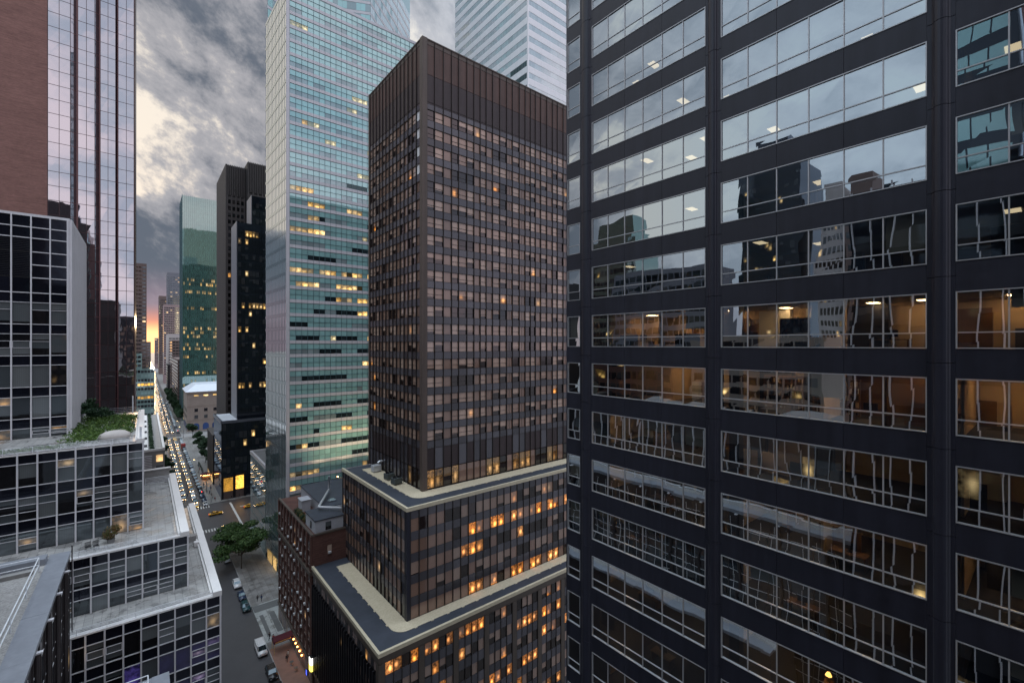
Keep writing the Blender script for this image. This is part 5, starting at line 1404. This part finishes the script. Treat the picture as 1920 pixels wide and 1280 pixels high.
def lane(x, y0, name, lit, y1, gap0, first=True):
    y = y0; i = 0
    while y < y1:
        col_ = rc.choice(['white', 'silver', 'black', 'grey', 'black', 'dark blue', 'white']); kd = rc.choice(['sedan', 'suv', 'sedan'])
        tx = lit and rc.random() < .16
        if 428 < y < 452: y += 26; continue
        if tx: o = copy_tree(p_tx); cn, kk = 'yellow', 'taxi'
        else: o = get(col_, kd, lit); cn, kk = col_, kn[kd]
        far = y > 470
        if i < len(ords) and not far:
            lab = '%s %s, %s from the crosswalk in the %s' % (cn, kk, ords[i], name); gr_ = 'cars in the '+name
        else:
            lab = 'tiny distant %s %s in the %s' % (cn, kk, name); gr_ = 'distant %s %ss in the %s' % (cn, kk, name)
        place(o, x+rc.uniform(-.15, .15), y, 0, lab, gr_)
        y += gap0+rc.uniform(-.6, 2.) + (y-y0)*.006; i += 1
lane(17.9, 249, 'middle lane of lit headlights', 1, 1150, 6.9)
lane(14.4, 258, 'left lane of lit headlights', 1, 1150, 8.5)
lane(21.3, 243.2, 'right hand row of parked cars', 0, 700, 6.0)
p_rt = place(car_proto('truck', PT['red'], 0), 21.0, 384, 0, 'red box truck at the far end of the parked row', None)

# ------------------------------------------------------------------ people
def person_mesh(seed, coat, trousers, skin):
    rr = random.Random(seed); st = rr.uniform(.12, .3); arm = rr.uniform(-.15, .25)
    J = {'pelvis': (0, 0, .95), 'belly': (0, .01, 1.12), 'chest': (0, 0, 1.34), 'neck': (0, -.01, 1.50), 'head0': (0, -.03, 1.60), 'head1': (0, -.03, 1.72)}
    names = list(J); V = [J[k] for k in names]; E = [(0, 1), (1, 2), (2, 3), (3, 4), (4, 5)]; Rr = [.15, .14, .165, .065, .09, .095]
    def chain(start, pts, rad):
        prev = start
        for p, r_ in zip(pts, rad):
            V.append(p); Rr.append(r_); E.append((prev, len(V)-1)); prev = len(V)-1
    for s_, ph in ((-1, 1), (1, -1)):
        chain(0, [(s_*.10, 0, .88), (s_*.11, ph*st*.5-.04, .50), (s_*.11, ph*st, .10), (s_*.11, ph*st-.14, .05)], [.10, .065, .05, .045])
        chain(2, [(s_*.19, 0, 1.42), (s_*.24, -ph*arm*.5, 1.14), (s_*.25, -ph*arm-.06, .90), (s_*.25, -ph*arm-.08, .80)], [.07, .05, .04, .035])
    me = bpy.data.meshes.new('body'); me.from_pydata(V, E, []); o = bpy.data.objects.new('body', me); C.objects.link(o)
    sk = o.modifiers.new('skin', 'SKIN'); me.skin_vertices  # one radius per joint
    for i, r_ in enumerate(Rr): me.skin_vertices[0].data[i].radius = (r_, r_*.85 if i != 2 else r_*.7); me.skin_vertices[0].data[i].use_root = i == 0
    sb = o.modifiers.new('sub', 'SUBSURF'); sb.levels = 1; sb.render_levels = 1
    dg = bpy.context.evaluated_depsgraph_get(); m2 = bpy.data.meshes.new_from_object(o.evaluated_get(dg)); m2.name = 'person_body'
    bpy.data.objects.remove(o); m2.materials.clear()
    for mt in (coat, trousers, skin, M['black_plastic']): m2.materials.append(mt)
    for p in m2.polygons:
        z = p.center.z; p.material_index = 3 if z < .1 else 1 if z < .95 and abs(p.center.x) < .2 else 2 if z > 1.5 or (z < .86 and abs(p.center.x) > .2) else 0; p.use_smooth = True
    hm = MB(); hm.lathe((0, -.015, 1.66), [(.105, -.04), (.112, .04), (.09, .11), (.04, .145), (.001, .15)], 12)
    return m2, hm
cl = {'dark coat': surf('dark coat', (.02, .02, .025), .9), 'blue jacket': surf('blue jacket', (.03, .06, .14), .9), 'pale shirt': surf('pale shirt', (.45, .45, .43), .9), 'red top': surf('red top', (.3, .03, .03), .9)}
tr_m = surf('dark trousers', (.025, .025, .032), .9); skin_m = surf('skin', (.42, .26, .19), .6, var=.05); hair_m = surf('dark hair', (.02, .013, .01), .7)
pm = {k: person_mesh(i+2, v_, tr_m, skin_m) for i, (k, v_) in enumerate(cl.items())}
ppl = [(25.5, 141.8, 'blue jacket', 'walking at the far edge of the plaza by the planter'), (24.6, 142.4, 'dark coat', 'beside the person in blue at the plaza edge'), (24.2, 120.5, 'red top', 'standing behind the white van near the canopy'),
       (23.6, 121.9, 'dark coat', 'standing at the kerb behind the white van'), (25.6, 112.2, 'pale shirt', 'sitting-out area, standing by the orange lamps'), (25., 110.9, 'dark coat', 'standing by the orange lamps nearest the kerb'),
       (25.3, 246.6, 'red top', 'at the corner below the golden lobby'), (27.5, 243.8, 'dark coat', 'crossing at the corner of the black podium'), (31.6, 245., 'dark coat', 'walking along the black podium under the golden lobby'), (34.8, 245.2, 'dark coat', 'walking along the black podium near the avenue taxi'),
       (24.9, 251, 'pale shirt', 'on the right pavement beside the first parked cars'), (24.3, 258, 'dark coat', 'on the right pavement beside the parked cars, before the kiosk'), (25.6, 266, 'blue jacket', 'on the right pavement a little before the kiosk'), (24.6, 274, 'dark coat', 'on the right pavement just before the kiosk'),
       (25.2, 306, 'dark coat', 'on the right pavement beyond the kiosk'), (24.8, 322, 'pale shirt', 'on the right pavement far beyond the kiosk'), (18.6, 238.6, 'dark coat', 'walking on the crosswalk in front of the taxi'), (20.9, 239.4, 'blue jacket', 'walking on the crosswalk near the right kerb')]
rp = random.Random(9); kk_ = list(cl)
for j in range(14): ppl.append((rp.uniform(23.4, 26.2), 254+j*5.2, kk_[j % 4], 'on the busy right pavement %s past the avenue' % ['just', 'soon', 'a little way', 'some way', 'halfway', 'farther', 'well'][j // 2]))
for j in range(8): ppl.append((rp.uniform(8.6, 11.4), 246+j*9, kk_[(j+1) % 4], 'on the left pavement among the small street trees'))
for i, (x, y, k, wh_) in enumerate(ppl):
    me, hm = pm[k]
    o = bpy.data.objects.new('person', me); C.objects.link(o)
    z = .14 if not 12 < x < 22.8 and not (AV0 < y < AV1) else .004
    o.location = (x, y, z); o.rotation_euler = (0, 0, random.uniform(0, 6.28)); s_ = random.uniform(.96, 1.06); o.scale = (s_, s_, s_)
    tag(o, 'person in a %s %s' % (k, wh_), 'person', 'people on the pavements')
    if i < 1 or not pm.get('hair'): pm['hair'] = hm.build('hair', hair_m, o, True)
    else: h = pm['hair'].copy(); C.objects.link(h); h.parent = o

# ------------------------------------------------------------------ street furniture
def lamp_post(x, y, rz, label, h=8.5):
    t = thing('street_lamp', label, 'street lamp', (x, y, .14), rz, 'street lamps')
    mb = MB(); mb.tube([(0, 0, 0), (0, 0, .5), (0, 0, h)], [.14, .10, .06], 8); mb.tube([(0, 0, h-.1), (-.7, 0, h+.4), (-1.9, 0, h+.5)], [.05, .045, .04], 6); mb.build('pole', M['steel'], t)
    mb = MB(); mb.hexa([(-2.6, -.14, h+.42), (-1.8, -.14, h+.42), (-1.8, .14, h+.42), (-2.6, .14, h+.42), (-2.5, -.08, h+.6), (-1.85, -.08, h+.6), (-1.85, .08, h+.6), (-2.5, .08, h+.6)]); mb.build('lamp_head', M['steel'], t)
    mb = MB(); mb.box(-2.5, -.11, h+.36, -1.9, .11, h+.419); mb.build('lamp', M['warm_lamp'], t)
lamp_post(23.3, 184.5, 0, 'street lamp between the leafy trees and the avenue'); lamp_post(23.4, 262, 0, 'street lamp on the right beside the first parked cars')
lamp_post(23.4, 300, 0, 'street lamp on the right beside the low brown building'); lamp_post(11.4, 272, R(180), 'street lamp on the left beside the white roofed building')
lamp_post(11.4, 318, R(180), 'street lamp on the left beyond the middle of the white roofed building'); lamp_post(23.4, 428, 0, 'street lamp at the corner before the stone clubhouse'); lamp_post(23.4, 460, 0, 'street lamp beside the stone clubhouse')
def signal(x, y, rz, label):
    t = thing('traffic_light', label, 'traffic light', (x, y, .14), rz, 'traffic lights')
    mb = MB(); mb.tube([(0, 0, 0), (0, 0, 6)], [.12, .08], 8); mb.tube([(0, 0, 5.6), (-3.6, 0, 6.)], .05, 6); mb.build('pole', M['steel'], t)
    mb = MB(); mb.box(-3.7, -.16, 5.0, -3.35, .16, 6.0); mb.build('signal_box', M['yellow_paint'] if 'yellow_paint' in M else M['black_plastic'], t)
    for k, mt in enumerate(('red_lamp', 'dull_light', 'dull_light')):
        mb = MB(); mb.tube([(-3.52, -.17, 5.83-.32*k), (-3.52, -.2, 5.83-.32*k)], .11, 10); mb.build('lamp', M[mt], t)
signal(23.6, 244.6, 0, 'traffic light on the right corner by the golden lobby'); signal(23.6, 430, 0, 'traffic light at the far crossing by the stone clubhouse'); signal(11.2, 244.2, R(180), 'traffic light on the left corner of the avenue')
t = thing('entrance_canopy', 'maroon canvas entrance canopy with gold trim over the pavement, beside the white van', 'canopy', (25.2, 116.2, .14))
mb = MB(); mb.hexa([(-2., -1.2, 2.5), (2.1, -1.2, 2.5), (2.1, 1.2, 2.5), (-2., 1.2, 2.5), (-2., -1.15, 3.0), (2.1, -1.15, 3.0), (2.1, 1.15, 3.0), (-2., 1.15, 3.0)])
mb.hexa([(-2., -1.15, 3.0), (2.1, -1.15, 3.0), (2.1, 1.15, 3.0), (-2., 1.15, 3.0), (-1.9, -.1, 3.7), (2.1, -.1, 3.7), (2.1, .1, 3.7), (-1.9, .1, 3.7)]); mb.build('canvas', M['maroon'], t)
mb = MB(); rr = random.Random(4); x = -1.7
while x < 1.7:
    wd = rr.uniform(.1, .24); mb.box(x, -1.24, 2.62+rr.uniform(0, .05), x+wd, -1.2, 2.85); x += wd+.07
mb.build('gold_trim', M['gold'], t)
for sx_ in (-1.9,):
    for sy in (-1.1, 1.1): mb = MB(); mb.tube([(sx_, sy, 0), (sx_, sy, 2.5)], .05, 8); mb.build('post', M['gold'], t)
for i, y in enumerate((113.4, 111.6, 110., 108.2, 106.4)):
    t = thing('wall_lamp', 'orange globe lamp on the brick building base, %s' % ['nearest the canopy', 'second from the canopy', 'third from the canopy', 'fourth from the canopy', 'farthest from the canopy'][i], 'lamp', (27.28, y, 3.0), 0, 'orange wall lamps by the canopy')
    mb = MB(); mb.tube([(.05, 0, -.1), (-.2, 0, -.05), (-.25, 0, .05)], .03, 6); mb.build('bracket', M['steel'], t)
    mb = MB(); mb.lathe((-.25, 0, .05), [(.01, 0), (.14, .06), (.17, .17), (.12, .29), (.01, .34)], 12); mb.build('globe', M['orange_lamp'], t)
for i, (x, y) in enumerate(((25.6, 109.2), (25.9, 106.6))):
    t = thing('cafe_table', 'small dark cafe table %s' % ('between the people and the wall lamps' if i == 0 else 'farther from the canopy, near the bottom edge'), 'table', (x, y, .146), 0, 'cafe tables by the canopy')
    mb = MB(); mb.lathe((0, 0, 0), [(.001, .72), (.42, .72), (.42, .75), (.001, .75)], 16); mb.build('table_top', M['hvac_green'], t)
    mb = MB(); mb.lathe((0, 0, 0), [(.001, 0), (.26, 0), (.24, .03), (.035, .05), (.035, .72)], 12); mb.build('base', M['steel'], t)
t = thing('neon_sign', 'upright yellow and white lit sign on the podium wall at the bottom edge', 'sign', (27.0, 99.0, 3.9))
mb = MB(); mb.box(-.25, -.6, .0, .2, .6, 3.0); mb.build('sign_box', M['black_plastic'], t)
mb = MB(); mb.box(-.3, -.45, 1.5, -.251, .45, 2.9); mb.box(-.24, -.65, 1.5, .15, -.601, 2.9); mb.build('white_panel', M['white_neon'], t)
mb = MB(); mb.box(-.3, -.45, .2, -.251, .45, 1.5); mb.box(-.24, -.65, .2, .15, -.601, 1.5); mb.build('yellow_panel', M['yellow_neon'], t)
t = thing('neon_sign', 'small blue lit sign beside the yellow one at the bottom edge', 'sign', (26.4, 100.2, 2.6)); mb = MB(); mb.box(0, -.3, 0, .3, .3, 1.2); mb.build('sign_box', M['black_plastic'], t); mb = MB(); mb.box(-.05, -.25, .1, -.001, .25, 1.1); mb.build('blue_panel', M['blue_neon'], t)
t = thing('kiosk', 'brown roofed food kiosk with orange lights on the right pavement', 'kiosk', (25.6, 290, .14))
mb = MB(); mb.box(-1.6, -1.8, 0, 1.6, 1.8, 1.0); mb.build('counter', M['far_brown'], t)
mb = MB(); mb.hexa([(-2.3, -2.6, 2.5), (2.2, -2.6, 2.5), (2.2, 2.6, 2.5), (-2.3, 2.6, 2.5), (-.4, -.4, 3.5), (.4, -.4, 3.5), (.4, .4, 3.5), (-.4, .4, 3.5)]); mb.build('roof', M['maroon'], t)
mb = MB(); [mb.tube([(a, b, 1.), (a, b, 2.5)], .06, 6) for a in (-1.5, 1.5) for b in (-1.7, 1.7)]; mb.build('post', M['steel'], t)
mb = MB(); mb.box(-1.5, -2.5, 2.2, 1.5, -2.35, 2.45); mb.box(-1.4, -.5, 2.2, 1.4, -.2, 2.4); mb.build('light_strip', M['orange_lamp'], t)
t = thing('planter_wall', 'long dark planter on the right pavement between the parked cars and the low brown building', 'planter', (25.6, 318, .14))
mb = MB(); mb.box(-.4, -12, 0, .4, 12, .7); mb.build('box', M['concrete'], t); mb = MB(); rr = random.Random(6); [leaves(mb, (0, -11+1.4*k, .9), (.5, .8, .35), 30, .12, rr, 0.) for k in range(17)]; mb.build('foliage', M['leaf_dark'], t)
